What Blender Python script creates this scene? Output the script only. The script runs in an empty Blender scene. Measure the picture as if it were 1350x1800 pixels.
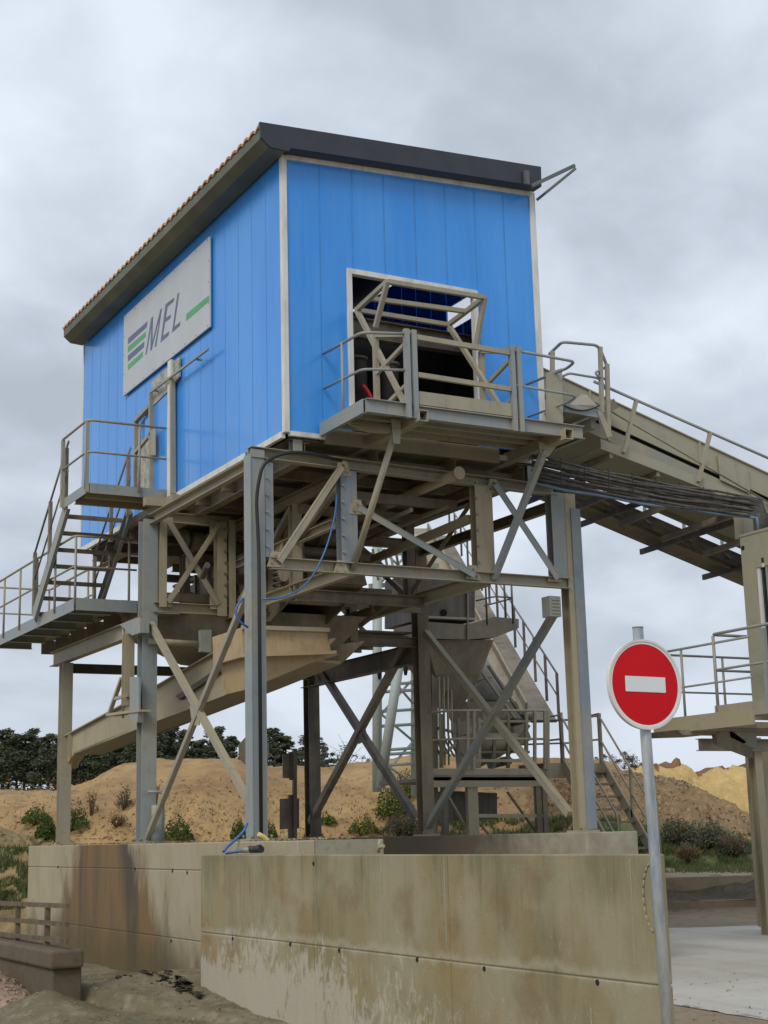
import bpy, math, random
from mathutils import Vector, Matrix, noise
random.seed(7)
sc = bpy.context.scene
COL = sc.collection
# ---------------------------------------------------------------- camera
F_PX, YAW, PITCH, ROLL = 2626.15, math.radians(28.8725), math.radians(12.1684), math.radians(-1.49425)
cy, sy, cp, sp, cr, sr = math.cos(YAW), math.sin(YAW), math.cos(PITCH), math.sin(PITCH), math.cos(ROLL), math.sin(ROLL)
FW = Vector((sy*cp, cy*cp, sp)); R0 = Vector((cy, -sy, 0)); U0 = R0.cross(FW)
RT = cr*R0+sr*U0; UP = -sr*R0+cr*U0
CAM = Vector((0, 0, 2.0))
cd = bpy.data.cameras.new('camera'); cam = bpy.data.objects.new('camera', cd); COL.objects.link(cam)
cam.matrix_world = Matrix(((RT.x, UP.x, -FW.x, CAM.x), (RT.y, UP.y, -FW.y, CAM.y), (RT.z, UP.z, -FW.z, CAM.z), (0, 0, 0, 1)))
cd.sensor_fit = 'VERTICAL'; cd.sensor_height = 36; cd.sensor_width = 27
cd.lens = F_PX/1800*36; cd.clip_start = .1; cd.clip_end = 3000
sc.camera = cam
sc.render.resolution_x, sc.render.resolution_y = 768, 1024
# ---------------------------------------------------------------- light
SUN_EL, SUN_AZ = math.radians(42), math.radians(236)      # azimuth from +Y clockwise (towards -X -Y)
w = bpy.data.worlds.new('World'); sc.world = w; w.use_nodes = True
N, L = w.node_tree.nodes, w.node_tree.links
N.clear()
def wn(t, **k):
    n = N.new(t)
    for a, b in k.items(): setattr(n, a, b)
    return n
out = wn('ShaderNodeOutputWorld'); bg = wn('ShaderNodeBackground'); bg.inputs[1].default_value = .1
sky = wn('ShaderNodeTexSky', sky_type='NISHITA', sun_disc=False, sun_elevation=SUN_EL, sun_rotation=SUN_AZ)
tc = wn('ShaderNodeTexCoord'); sep = wn('ShaderNodeSeparateXYZ'); L.new(tc.outputs['Generated'], sep.inputs[0])
def wm(op, a, b=None, clamp=False):
    n = wn('ShaderNodeMath', operation=op, use_clamp=clamp)
    for i, v in enumerate((a, b)):
        if v is None: continue
        if isinstance(v, (int, float)): n.inputs[i].default_value = v
        else: L.new(v, n.inputs[i])
    return n.outputs[0]
za = wm('ADD', wm('ABSOLUTE', sep.outputs[2]), .42)
cmb = wn('ShaderNodeCombineXYZ'); L.new(wm('DIVIDE', sep.outputs[0], za), cmb.inputs[0]); L.new(wm('DIVIDE', sep.outputs[1], za), cmb.inputs[1])
cmb.inputs[2].default_value = 3.7
def wnoise(scale, det, rough, dist=0.0, off=0):
    mp = wn('ShaderNodeMapping'); mp.inputs['Location'].default_value = (off, off*.7, off*.3); L.new(cmb.outputs[0], mp.inputs[0])
    n = wn('ShaderNodeTexNoise'); n.inputs['Scale'].default_value = scale; n.inputs['Detail'].default_value = det
    n.inputs['Roughness'].default_value = rough; n.inputs['Distortion'].default_value = dist; L.new(mp.outputs[0], n.inputs[0]); return n.outputs[0]
big = wnoise(3.0, 3, .45, .3, 1.3); mid = wnoise(9.5, 6, .55, .4, 5.1); wisp = wnoise(24, 5, .6, .3, 9.2)
cl = wm('ADD', wm('ADD', wm('MULTIPLY', big, .70), wm('MULTIPLY', mid, .26)), wm('MULTIPLY', wisp, .04))
ramp = wn('ShaderNodeValToRGB'); L.new(cl, ramp.inputs[0])
e = ramp.color_ramp.elements
e[0].position = .34; e[0].color = (.405, .45, .52, 1); e[1].position = .63; e[1].color = (.70, .765, .855, 1)
for p_, c_ in ((.42, (.46, .512, .59, 1)), (.48, (.53, .585, .67, 1)), (.56, (.62, .68, .77, 1))):
    q = e.new(p_); q.color = c_
mul = wn('ShaderNodeVectorMath', operation='SCALE'); L.new(ramp.outputs[0], mul.inputs[0]); mul.inputs['Scale'].default_value = 10.5
hz = wn('ShaderNodeMapRange'); L.new(sep.outputs[2], hz.inputs[0])
hz.inputs[1].default_value = 0.0; hz.inputs[2].default_value = .17; hz.inputs[3].default_value = .75; hz.inputs[4].default_value = 0
hm = wn('ShaderNodeMix', data_type='RGBA'); L.new(hz.outputs[0], hm.inputs[0]); L.new(mul.outputs[0], hm.inputs[6]); hm.inputs[7].default_value = (6.0, 6.6, 7.5, 1)
sm = wn('ShaderNodeMix', data_type='RGBA'); sm.inputs[0].default_value = .97
L.new(sky.outputs[0], sm.inputs[6]); L.new(hm.outputs[2], sm.inputs[7]); L.new(sm.outputs[2], bg.inputs[0]); L.new(bg.outputs[0], out.inputs[0])
sd = bpy.data.lights.new('sun', 'SUN'); sd.energy = 1.5; sd.angle = math.radians(24); sd.color = (1, .95, .87)
so = bpy.data.objects.new('sun', sd); COL.objects.link(so)
tosun = Vector((math.sin(SUN_AZ)*math.cos(SUN_EL), math.cos(SUN_AZ)*math.cos(SUN_EL), math.sin(SUN_EL)))
so.rotation_euler = tosun.to_track_quat('Z', 'Y').to_euler()
sc.view_settings.view_transform = 'Standard'; sc.view_settings.look = 'None'; sc.view_settings.gamma = 1
sc.view_settings.exposure = 0.14; sc.view_settings.use_curve_mapping = False
# ---------------------------------------------------------------- surveying: a sight line of the photo met with a real plane
def ray(x, y): return RT*((x-675)/F_PX)+UP*((900-y)/F_PX)+FW
def at(x, y, X=None, Y=None, Z=None):
    d = ray(x, y)
    for i, v in enumerate((X, Y, Z)):
        if v is not None: return CAM+d*((v-CAM[i])/d[i])
def far(x, y, b):                                                # point b metres ahead of the viewer
    d = ray(x, y); return CAM+d*(b/(d.x*sy+d.y*cy))
def ab(a, b, z=0): return Vector((a*cy+b*sy, -a*sy+b*cy, z))      # right / ahead -> world
def G(b):                                                        # ground height, rising away from the road
    P = ((-60, 0), (16, 0), (30.8, .3), (32.5, .8), (40, 1.3), (50, 1.9), (90, 2.2), (200, 3), (5000, 3))
    for (b0, z0), (b1, z1) in zip(P, P[1:]):
        if b <= b1: return z0+(z1-z0)*(b-b0)/(b1-b0)
    return 3
def gz(x, y): return G(x*sy+y*cy)
# ---------------------------------------------------------------- materials
MATS = {}
def newmat(name):
    m = bpy.data.materials.new(name); m.use_nodes = True; MATS[name] = m
    nt = m.node_tree; return m, nt, nt.nodes['Principled BSDF']
class NT:
    def __init__(s, nt): s.n = nt.nodes; s.l = nt.links; s.pos = s.n.new('ShaderNodeNewGeometry')
    def put(s, sock, v):
        if isinstance(v, bpy.types.NodeSocket): s.l.new(v, sock)
        else: sock.default_value = v
    def noise(s, scale, det=4, rough=.6, sx=(1, 1, 1), dist=0, off=0):
        mp = s.n.new('ShaderNodeMapping'); s.l.new(s.pos.outputs['Position'], mp.inputs[0]); mp.inputs['Scale'].default_value = sx
        mp.inputs['Location'].default_value = (off, off, off)
        t = s.n.new('ShaderNodeTexNoise'); s.l.new(mp.outputs[0], t.inputs[0]); t.inputs['Scale'].default_value = scale
        t.inputs['Detail'].default_value = det; t.inputs['Roughness'].default_value = rough; t.inputs['Distortion'].default_value = dist
        return t.outputs[0]
    def mr(s, v, a, b, c=0., d=1.):
        n = s.n.new('ShaderNodeMapRange'); s.put(n.inputs[0], v)
        for i, q in zip((1, 2, 3, 4), (a, b, c, d)): s.put(n.inputs[i], q)
        return n.outputs[0]
    def m(s, op, a, b=0., clamp=False):
        n = s.n.new('ShaderNodeMath'); n.operation = op; n.use_clamp = clamp; s.put(n.inputs[0], a); s.put(n.inputs[1], b); return n.outputs[0]
    def mix(s, f, a, b):
        n = s.n.new('ShaderNodeMix'); n.data_type = 'RGBA'; s.put(n.inputs[0], f)
        for i, v in ((6, a), (7, b)):
            s.put(n.inputs[i], (*v, 1) if isinstance(v, tuple) and len(v) == 3 else v)
        return n.outputs[2]
    def xyz(s, which='Position'):
        n = s.n.new('ShaderNodeSeparateXYZ'); s.l.new(s.pos.outputs[which], n.inputs[0]); return n.outputs
    def bump(s, b, h, strength=.3, dist=.01):
        n = s.n.new('ShaderNodeBump'); n.inputs['Strength'].default_value = strength; n.inputs['Distance'].default_value = dist
        s.l.new(h, n.inputs['Height']); s.l.new(n.outputs[0], b.inputs['Normal'])
def steel(name, base, amount, dust=(.365, .318, .212), rough=.55, metal=.0, var=.25):
    m, nt, b = newmat(name); g = NT(nt)
    big = g.noise(1.1, 4, .6); fine = g.noise(22, 3, .6); streak = g.noise(7, 3, .5, (1, 1, .12))
    nz = g.xyz('Normal')[2]
    f = g.m('ADD', g.m('ADD', g.mr(big, .35, .65, -.35, .35), g.mr(streak, .35, .65, -.16, .16)), amount)
    f = g.m('ADD', f, g.mr(fine, .3, .7, -.1, .1)); f = g.m('ADD', f, g.mr(nz, .3, .9, 0, .55), True)
    c = g.mix(f, base, dust)
    c = g.mix(g.mr(g.noise(4.3, 5, .7, off=3), .52, .72, 0, var), c, tuple(x*.35 for x in base))
    c = g.mix(g.mr(g.noise(12, 5, .7, (1, 1, .08), off=7), .58, .74, 0, .45), c, (.13, .085, .05))
    nt.links.new(c, b.inputs['Base Color']); b.inputs['Roughness'].default_value = rough; b.inputs['Metallic'].default_value = metal
    g.bump(b, fine, .18, .004); return m
steel('galvanised', (.25, .285, .29), .18, rough=.5)
steel('galvanised_blue', (.20, .245, .29), .02, rough=.45)
steel('dusty_steel', (.27, .265, .22), .62)
steel('tan_steel', (.35, .295, .185), .82)
steel('dark_steel', (.08, .068, .052), .18, dust=(.24, .20, .14))  # dark and brown steel also put the shade under the house into colour
steel('brown_steel', (.15, .125, .09), .42, dust=(.31, .26, .175))
steel('ochre_steel', (.42, .29, .14), .45, dust=(.46, .35, .20), var=.5)
steel('grey_paint', (.25, .27, .235), .35)
steel('cabin_paint', (.33, .32, .24), .3)
def plain(name, c, rough=.5, var=.12, spec=.5, scale=3., bump=0, metal=0):
    m, nt, b = newmat(name); g = NT(nt)
    n1 = g.noise(scale, 5, .6)
    c2 = g.mix(g.mr(n1, .35, .65, 0, 1), tuple(min(1, x*(1+var)) for x in c), tuple(x*(1-var) for x in c))
    nt.links.new(c2, b.inputs['Base Color']); b.inputs['Roughness'].default_value = rough; b.inputs['Specular IOR Level'].default_value = spec
    b.inputs['Metallic'].default_value = metal
    if bump: g.bump(b, g.noise(scale*8, 4), bump, .01)
    return m
plain('rubber_black', (.018, .018, .02), .5); plain('cable_grey', (.075, .068, .06), .6, .4, scale=9); plain('conduit_blue', (.12, .19, .27), .45, .2)
plain('hose_blue', (.03, .12, .33), .35); plain('hose_yellow', (.62, .52, .16), .45); plain('red_plastic', (.5, .02, .02), .4)
plain('interior_shade_steel', (.022, .019, .016), .7, .5); plain('rust_rail', (.13, .095, .055), .8, .3, scale=6); plain('dark_void', (.012, .011, .010), .8); plain('seal_blue', (.045, .25, .64), .4)  # near-black steel: shade inside the house put into the colour
plain('bracket_grey', (.11, .12, .125), .5)
plain('roof_green', (.115, .122, .078), .55, .2, scale=1.5); plain('roof_black', (.028, .033, .042), .42, .15)
plain('terracotta', (.42, .215, .08), .75, .4, scale=6); plain('print_navy', (.10, .12, .20), .45, .05); plain('print_green', (.075, .36, .13), .45, .08)
plain('sign_red', (.60, .004, .010), .4, .04, spec=.2, scale=2); plain('sign_white', (.72, .76, .75), .35, .04); plain('pipe_white', (.55, .55, .5), .4)
plain('glass_dark', (.02, .03, .035), .06, .1, .8)
# white aluminium, slightly dirty
m, nt, b = newmat('white_trim'); g = NT(nt)
c = g.mix(g.mr(g.noise(5, 6, .7, (1, 1, .25)), .45, .75, 0, .7), (.70, .69, .65), (.34, .32, .26)); nt.links.new(c, b.inputs['Base Color']); b.inputs['Roughness'].default_value = .45
m, nt, b = newmat('board_white'); g = NT(nt)
c = g.mix(g.mr(g.noise(1.5, 6, .6, (1, 1, .3)), .35, .7, 0, 1), (.50, .53, .55), (.44, .47, .50)); nt.links.new(c, b.inputs['Base Color']); b.inputs['Roughness'].default_value = .4
m, nt, b = newmat('sheet_metal'); g = NT(nt)
c = g.mix(g.mr(g.noise(6, 6, .7), .40, .62), (.45, .44, .38), (.20, .20, .16)); nt.links.new(c, b.inputs['Base Color']); b.inputs['Roughness'].default_value = .5
# translucent blue polycarbonate, hollow ribs inside
m, nt, b = newmat('blue_polycarbonate'); g = NT(nt)
vari = g.noise(.9, 3, .5, (1, 1, .35)); streak = g.noise(10, 4, .6, (1, 1, .05)); dirt = g.noise(2.5, 6, .65, (1, 1, .5), off=4)
hlen = g.xyz()[2]
c = g.mix(g.mr(vari, .35, .65), (.075, .375, .95), (.045, .315, .88))
c = g.mix(g.mr(streak, .45, .75, 0, .22), c, (.16, .45, .88))
low = g.mr(hlen, 7.4, 8.4, .45, .05)
c = g.mix(g.m('MULTIPLY', g.mr(dirt, .45, .7), low), c, (.26, .33, .42))
nt.links.new(c, b.inputs['Base Color']); b.inputs['Roughness'].default_value = .2; b.inputs['Specular IOR Level'].default_value = .5
rib = nt.nodes.new('ShaderNodeTexWave'); rib.bands_direction = 'DIAGONAL'; rib.inputs['Scale'].default_value = 3.1; rib.inputs['Distortion'].default_value = .6
mp = nt.nodes.new('ShaderNodeMapping'); mp.inputs['Scale'].default_value = (1, 1, 0); nt.links.new(g.pos.outputs['Position'], mp.inputs[0]); nt.links.new(mp.outputs[0], rib.inputs[0])
wav = g.m('ADD', g.m('MULTIPLY', rib.outputs[1], .15), g.noise(1.6, 3, .5)); g.bump(b, wav, .12, .03)
tr = nt.nodes.new('ShaderNodeBsdfTranslucent'); tr.inputs[0].default_value = (.05, .35, .9, 1)
mx = nt.nodes.new('ShaderNodeMixShader'); mx.inputs[0].default_value = .13
nt.links.new(b.outputs[0], mx.inputs[1]); nt.links.new(tr.outputs[0], mx.inputs[2]); nt.links.new(mx.outputs[0], nt.nodes['Material Output'].inputs[0])
# stained cast concrete of the front wall
m, nt, b = newmat('stained_concrete'); g = NT(nt); P = g.xyz()
n1 = g.noise(.55, 5, .6, off=2); n2 = g.noise(3.2, 5, .65, (1, 1, .22)); n3 = g.noise(30, 4, .7); n4 = g.noise(1.3, 6, .6, off=8)
c = g.mix(g.mr(n1, .36, .62), (.31, .275, .165), (.255, .205, .10))
c = g.mix(g.mr(n2, .5, .72, 0, .75), c, (.155, .14, .075))
c = g.mix(g.mr(n4, .52, .68, 0, .55), c, (.33, .215, .09))
edge = g.mr(g.m('ADD', P[2], g.mr(n2, .3, .7, -.35, .35)), 1.35, 1.85, 0, .6)
c = g.mix(edge, c, (.17, .16, .08))
drip = g.noise(15, 4, .6, (1, 1, .05), off=11); c = g.mix(g.m('MULTIPLY', g.mr(drip, .56, .70), g.mr(P[2], .8, 1.75, .1, .75)), c, (.11, .10, .055))
pat = g.noise(.8, 4, .55, (1, 1, .8), off=21); c = g.mix(g.mr(pat, .52, .62, 0, .5), c, (.36, .32, .215)); c = g.mix(g.mr(g.noise(1.1, 5, .6, off=31), .55, .66, 0, .6), c, (.20, .135, .06))
jt = g.m('ABSOLUTE', g.m('SUBTRACT', P[2], g.m('ADD', .93, g.mr(n2, .3, .7, -.06, .06)))); c = g.mix(g.mr(jt, .0, .07, .5, 0), c, (.42, .39, .29))
# pale splashes, low on the wall and more towards the far end
spl = g.noise(9, 6, .75, (1, 1, .45), 1.2, 5)
zone = g.m('MULTIPLY', g.mr(g.m('ADD', P[2], g.mr(n4, .3, .7, -.5, .5)), .15, 1.25, 1, 0), g.mr(P[1], 10.5, 16.5, .2, 1.35))
thr = g.m('SUBTRACT', .64, g.m('MULTIPLY', zone, .34))
c = g.mix(g.m('MULTIPLY', g.mr(g.m('SUBTRACT', spl, thr), 0, .11), .75), c, (.46, .425, .33))
dots = nt.nodes.new('ShaderNodeTexVoronoi'); dots.inputs['Scale'].default_value = 7; nt.links.new(g.pos.outputs['Position'], dots.inputs[0])
c = g.mix(g.mr(dots.outputs['Distance'], .03, .09, .3, 0), c, (.50, .44, .30))
pt = nt.nodes.new('ShaderNodeTexVoronoi'); pt.inputs['Scale'].default_value = 11; nt.links.new(g.pos.outputs['Position'], pt.inputs[0])
c = g.mix(g.m('MULTIPLY', g.mr(pt.outputs['Distance'], .04, .09, .8, 0), g.mr(n4, .45, .6)), c, (.08, .07, .04))
nt.links.new(c, b.inputs['Base Color']); b.inputs['Roughness'].default_value = .85
g.bump(b, g.m('ADD', n3, g.m('MULTIPLY', spl, .6)), .35, .01)
# pale concrete with a brown run-off stain
m, nt, b = newmat('runoff_concrete'); g = NT(nt); P = g.xyz()
n2 = g.noise(2.6, 6, .65, (1, 1, .35)); n3 = g.noise(26, 4, .7)
c = g.mix(g.mr(n2, .4, .7), (.40, .345, .235), (.33, .275, .175))
ctr = g.m('ABSOLUTE', g.m('SUBTRACT', P[1], 22.45))
wid = g.m('ADD', g.mr(P[2], .4, 2.0, 3.1, 1.5), g.mr(n2, .3, .7, -.5, .5))
st = g.mr(g.m('SUBTRACT', wid, ctr), -.1, .6)
sc2 = g.mix(g.mr(g.noise(1.4, 4, .6, (1, 1, .15), off=3), .40, .60), (.062, .048, .034), (.19, .115, .048))
c = g.mix(g.m('MULTIPLY', st, .94), c, sc2)
c = g.mix(g.mr(g.m('ADD', P[2], g.mr(n2, .3, .7, -.5, .5)), .3, .85, .8, 0), c, (.12, .095, .04))
nt.links.new(c, b.inputs['Base Color']); b.inputs['Roughness'].default_value = .85; g.bump(b, n3, .25, .01)
def earth(name, ca, cb, cc=None, sc1=.5, sc2=6., bumpd=.05, spots=None, rough=.95):
    m, nt, b = newmat(name); g = NT(nt)
    a1 = g.noise(sc1, 6, .65); a2 = g.noise(sc2, 6, .7)
    c = g.mix(g.mr(a1, .38, .62), ca, cb)
    if cc: c = g.mix(g.mr(a2, .5, .68, 0, .8), c, cc)
    if spots:
        v = nt.nodes.new('ShaderNodeTexVoronoi'); v.inputs['Scale'].default_value = spots[0]; nt.links.new(g.pos.outputs['Position'], v.inputs[0])
        c = g.mix(g.mr(v.outputs['Distance'], .1, .4, .8, 0), c, spots[1])
    nt.links.new(c, b.inputs['Base Color']); b.inputs['Roughness'].default_value = rough
    g.bump(b, a2, .7, bumpd); return m
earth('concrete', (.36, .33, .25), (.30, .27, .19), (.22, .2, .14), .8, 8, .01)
earth('shade_mud_concrete', (.14, .108, .068), (.105, .082, .052), (.08, .062, .04), .8, 8, .01)  # darkened concrete: painted shade on the cross slab, muddy brown on the curb
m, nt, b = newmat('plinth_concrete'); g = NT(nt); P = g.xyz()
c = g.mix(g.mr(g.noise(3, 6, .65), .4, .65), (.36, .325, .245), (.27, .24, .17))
c = g.mix(g.mr(g.m('ADD', P[1], g.mr(g.noise(1.2, 5, .6), .3, .7, -1.2, 1.2)), 18.4, 20.4, 0, .9), c, (.115, .09, .06))  # far part darkened: shade under the frame plus mud stain in the colour
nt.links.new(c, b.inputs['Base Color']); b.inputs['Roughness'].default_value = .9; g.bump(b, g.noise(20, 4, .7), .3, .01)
earth('mud', (.22, .17, .11), (.29, .225, .145), (.15, .115, .075), .4, 5, .04)
earth('yard_soil', (.30, .235, .155), (.24, .18, .115), (.20, .15, .095), .5, 4, .03)
earth('slurry', (.20, .165, .10), (.115, .10, .045), (.27, .225, .15), .9, 3.2, .05, (9, (.12, .095, .055)), rough=.75)
earth('spoil', (.36, .30, .20), (.30, .25, .165), (.33, .23, .10), 1.2, 3, .02)
earth('clod_mud', (.035, .028, .02), (.06, .045, .03), (.02, .016, .012), 1.5, 9, .02)
earth('wet_mud', (.085, .068, .048), (.12, .095, .065), (.05, .04, .03), 1.5, 9, .05)
earth('road_dust', (.50, .475, .42), (.40, .375, .32), (.56, .54, .49), .12, 1.1, .01)
m, nt, b = newmat('road_dust'); g = NT(nt)
c = g.mix(g.mr(g.noise(.25, 6, .65), .38, .62), (.52, .50, .45), (.40, .375, .32)); c = g.mix(g.mr(g.noise(1.6, 5, .65, (1, .12, 1)), .5, .68, 0, .55), c, (.30, .27, .22)); c = g.mix(g.mr(g.noise(5, 6, .75), .58, .7, 0, .6), c, (.26, .22, .165))
nt.links.new(c, b.inputs['Base Color']); b.inputs['Roughness'].default_value = .85; g.bump(b, g.noise(18, 5, .7), .3, .01)
earth('green_apron', (.20, .17, .095), (.25, .20, .12), (.13, .115, .06), .6, 6, .01)
earth('sand_hill', (.43, .28, .12), (.27, .155, .065), (.20, .135, .07), .22, 1.3, .35, (1.7, (.36, .24, .12)))
earth('gravel_hill', (.26, .165, .075), (.20, .13, .065), (.34, .23, .12), .22, 4.5, .12, (5, (.36, .25, .14)))
earth('quarry_face', (.55, .39, .16), (.47, .32, .125), (.62, .47, .23), .12, 1.4, .25)
earth('quarry_cap', (.20, .10, .045), (.26, .14, .06), (.13, .08, .04), .3, 2, .2)
earth('pale_heap', (.58, .50, .40), (.52, .45, .36), None, .5, 4, .05)
earth('bank_soil', (.34, .235, .11), (.22, .17, .075), (.14, .14, .05), .5, 3, .12)
earth('grass_soil', (.075, .115, .028), (.13, .12, .05), (.20, .15, .08), .5, 3, .08)
earth('stone_brown', (.30, .22, .13), (.22, .15, .08), (.42, .33, .22), 3, 12, .02)
earth('stone_pink', (.34, .24, .17), (.26, .18, .125), (.44, .34, .26), 3, 12, .02)
def leaf(name, ca, cb, tl=.25):
    m, nt, b = newmat(name); g = NT(nt)
    oi = nt.nodes.new('ShaderNodeObjectInfo')
    c = g.mix(g.mr(g.noise(1.2, 3), .35, .65), ca, cb); c = g.mix(g.m('MULTIPLY', oi.outputs['Random'], .45), c, cb)
    nt.links.new(c, b.inputs['Base Color']); b.inputs['Roughness'].default_value = .7; b.inputs['Specular IOR Level'].default_value = .2
    t = nt.nodes.new('ShaderNodeBsdfTranslucent'); nt.links.new(c, t.inputs[0]); x = nt.nodes.new('ShaderNodeMixShader'); x.inputs[0].default_value = tl
    nt.links.new(b.outputs[0], x.inputs[1]); nt.links.new(t.outputs[0], x.inputs[2]); nt.links.new(x.outputs[0], nt.nodes['Material Output'].inputs[0])
leaf('pine_needles', (.08, .10, .062), (.115, .13, .072)); leaf('olive_leaves', (.09, .11, .07), (.13, .13, .085)); leaf('shrub_leaves', (.05, .10, .025), (.085, .13, .03))
leaf('grey_leaves', (.07, .085, .05), (.11, .10, .07)); leaf('yellow_flowers', (.6, .45, .03), (.5, .4, .05)); leaf('grass_blades', (.075, .125, .035), (.13, .15, .06)); leaf('dry_stems', (.16, .11, .06), (.24, .17, .09))
plain('bark', (.075, .055, .045), .9, .3); plain('bark_dark', (.04, .032, .028), .9, .3)
# mottled galvanised tube of the near sign post, bright highlights put into the colour
m, nt, b = newmat('post_galvanised'); g = NT(nt)
c = g.mix(g.mr(g.noise(6, 5, .65, (1, 1, .18)), .38, .62), (.24, .29, .33), (.56, .57, .54)); c = g.mix(g.mr(g.noise(16, 4, .7, (1, 1, .4), off=3), .56, .7, 0, .6), c, (.22, .25, .27))
nt.links.new(c, b.inputs['Base Color']); b.inputs['Roughness'].default_value = .42; b.inputs['Metallic'].default_value = .35
# ---------------------------------------------------------------- mesh builder
class MB:
    def __init__(s): s.v = []; s.f = []; s.sm = []
    def add(s, vs, fs, smooth=False):
        o = len(s.v); s.v += [Vector(p) for p in vs]
        for f in fs: s.f.append([i+o for i in f]); s.sm.append(smooth)
        return s
    def box(s, x0, x1, y0, y1, z0, z1):
        vs = [(x, y, z) for x in (x0, x1) for y in (y0, y1) for z in (z0, z1)]
        return s.add(vs, [(0, 1, 3, 2), (4, 6, 7, 5), (0, 4, 5, 1), (2, 3, 7, 6), (0, 2, 6, 4), (1, 5, 7, 3)])
    def frame(s, p0, p1, up=(0, 0, 1)):
        p0, p1 = Vector(p0), Vector(p1); d = (p1-p0).normalized(); u = Vector(up)
        if abs(d.dot(u)) > .98: u = Vector((0, 1, 0))
        sd = d.cross(u).normalized(); u = sd.cross(d).normalized(); return p0, p1, d, sd, u
    def rect(s, p0, p1, w, h, up=(0, 0, 1), ow=0, oh=0):     # bar: w across, h along up
        p0, p1, d, sd, u = s.frame(p0, p1, up); vs = []
        for p in (p0, p1):
            for a, b_ in ((-1, -1), (1, -1), (1, 1), (-1, 1)): vs.append(p+sd*(a*w/2+ow)+u*(b_*h/2+oh))
        return s.add(vs, [(3, 2, 1, 0), (4, 5, 6, 7), (0, 1, 5, 4), (1, 2, 6, 5), (2, 3, 7, 6), (3, 0, 4, 7)])
    def ibeam(s, p0, p1, w, h, t=.012, up=(0, 0, 1)):
        s.rect(p0, p1, w, t, up, 0, h/2-t/2); s.rect(p0, p1, w, t, up, 0, -h/2+t/2); return s.rect(p0, p1, t, h-2*t, up)
    def channel(s, p0, p1, w, h, t=.01, up=(0, 0, 1), side=1):
        s.rect(p0, p1, t, h, up, side*(w/2-t/2), 0); s.rect(p0, p1, w-t, t, up, -side*t/2, h/2-t/2); return s.rect(p0, p1, w-t, t, up, -side*t/2, -h/2+t/2)
    def angle(s, p0, p1, w, t=.01, up=(0, 0, 1), side=1):
        s.rect(p0, p1, t, w, up, side*w/2, 0); return s.rect(p0, p1, w-t, t, up, -side*t/2, -w/2+t/2)
    def tube(s, pts, r, n=8, closed=False, cap=True, radii=None):
        pts = [Vector(p) for p in pts]; k = len(pts); rings = []; pu = None
        for i, p in enumerate(pts):
            a = pts[i-1] if i else p; c_ = pts[i+1] if i < k-1 else p
            d = (c_-a).normalized()
            if pu is None:
                pu = Vector((0, 0, 1)) if abs(d.z) < .95 else Vector((1, 0, 0))
            sd = d.cross(pu).normalized(); u = sd.cross(d).normalized(); pu = u
            rr = radii[i] if radii else r
            rings.append([p+(sd*math.cos(q*2*math.pi/n)+u*math.sin(q*2*math.pi/n))*rr for q in range(n)])
        vs = [v for rg in rings for v in rg]; fs = []
        for i in range(k-1):
            for q in range(n): fs.append((i*n+q, i*n+(q+1) % n, (i+1)*n+(q+1) % n, (i+1)*n+q))
        o = len(s.v); s.add(vs, fs, True)
        if cap: s.f += [[o+q for q in range(n)][::-1], [o+(k-1)*n+q for q in range(n)]]; s.sm += [False, False]
        return s
    def prism(s, poly, ext):                               # planar polygon extruded by a vector
        ext = Vector(ext); n = len(poly); vs = [Vector(p) for p in poly]; vs += [p+ext for p in vs]
        fs = [tuple(range(n))[::-1], tuple(range(n, 2*n))]+[(i, (i+1) % n, n+(i+1) % n, n+i) for i in range(n)]
        return s.add(vs, fs)
    def loft(s, rings, cap=True):
        n = len(rings[0]); vs = [v for r in rings for v in r]; fs = []
        for i in range(len(rings)-1):
            for q in range(n): fs.append((i*n+q, i*n+(q+1) % n, (i+1)*n+(q+1) % n, (i+1)*n+q))
        if cap: fs += [tuple(range(n))[::-1], tuple((len(rings)-1)*n+q for q in range(n))]
        return s.add(vs, fs)
def link(name, mb, mat, parent=None, loc=None, bevel=0, matrix=None):
    me = bpy.data.meshes.new(name)
    base = Vector(loc) if loc is not None else (parent['_w'] if parent is not None else Vector((0, 0, 0)))
    base = Vector(base)
    me.from_pydata([tuple(v-base) for v in mb.v], [], mb.f); me.polygons.foreach_set('use_smooth', mb.sm)
    for mm in (mat if isinstance(mat, (list, tuple)) else [mat]): me.materials.append(MATS[mm])
    me.update()
    o = bpy.data.objects.new(name, me); COL.objects.link(o)
    o['_w'] = tuple(base)
    if parent is not None: o.parent = parent; o.location = base-Vector(parent['_w'])
    else: o.location = base
    if bevel:
        md = o.modifiers.new('bevel', 'BEVEL'); md.width = bevel; md.segments = 2; md.limit_method = 'ANGLE'
    return o
def thing(name, label, cat, loc, group=None):
    o = bpy.data.objects.new(name, None); COL.objects.link(o); o.location = loc; o.empty_display_size = .2; o['_w'] = tuple(loc)
    o['label'] = label; o['category'] = cat
    if group: o['group'] = group
    return o
def single(name, mb, mat, label, cat, group=None, loc=None, kind=None, bevel=0):
    if loc is None:
        xs = [v.x for v in mb.v]; ys = [v.y for v in mb.v]; loc = Vector(((min(xs)+max(xs))/2, (min(ys)+max(ys))/2, min(v.z for v in mb.v)))
    o = link(name, mb, mat, None, loc, bevel); o['label'] = label; o['category'] = cat
    if group: o['group'] = group
    if kind: o['kind'] = kind
    return o
def struct(name, mb, mat):
    o = link(name, mb, mat); o['kind'] = 'structure'; return o
def arc(p, q, r_, n=4):
    pass
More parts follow.
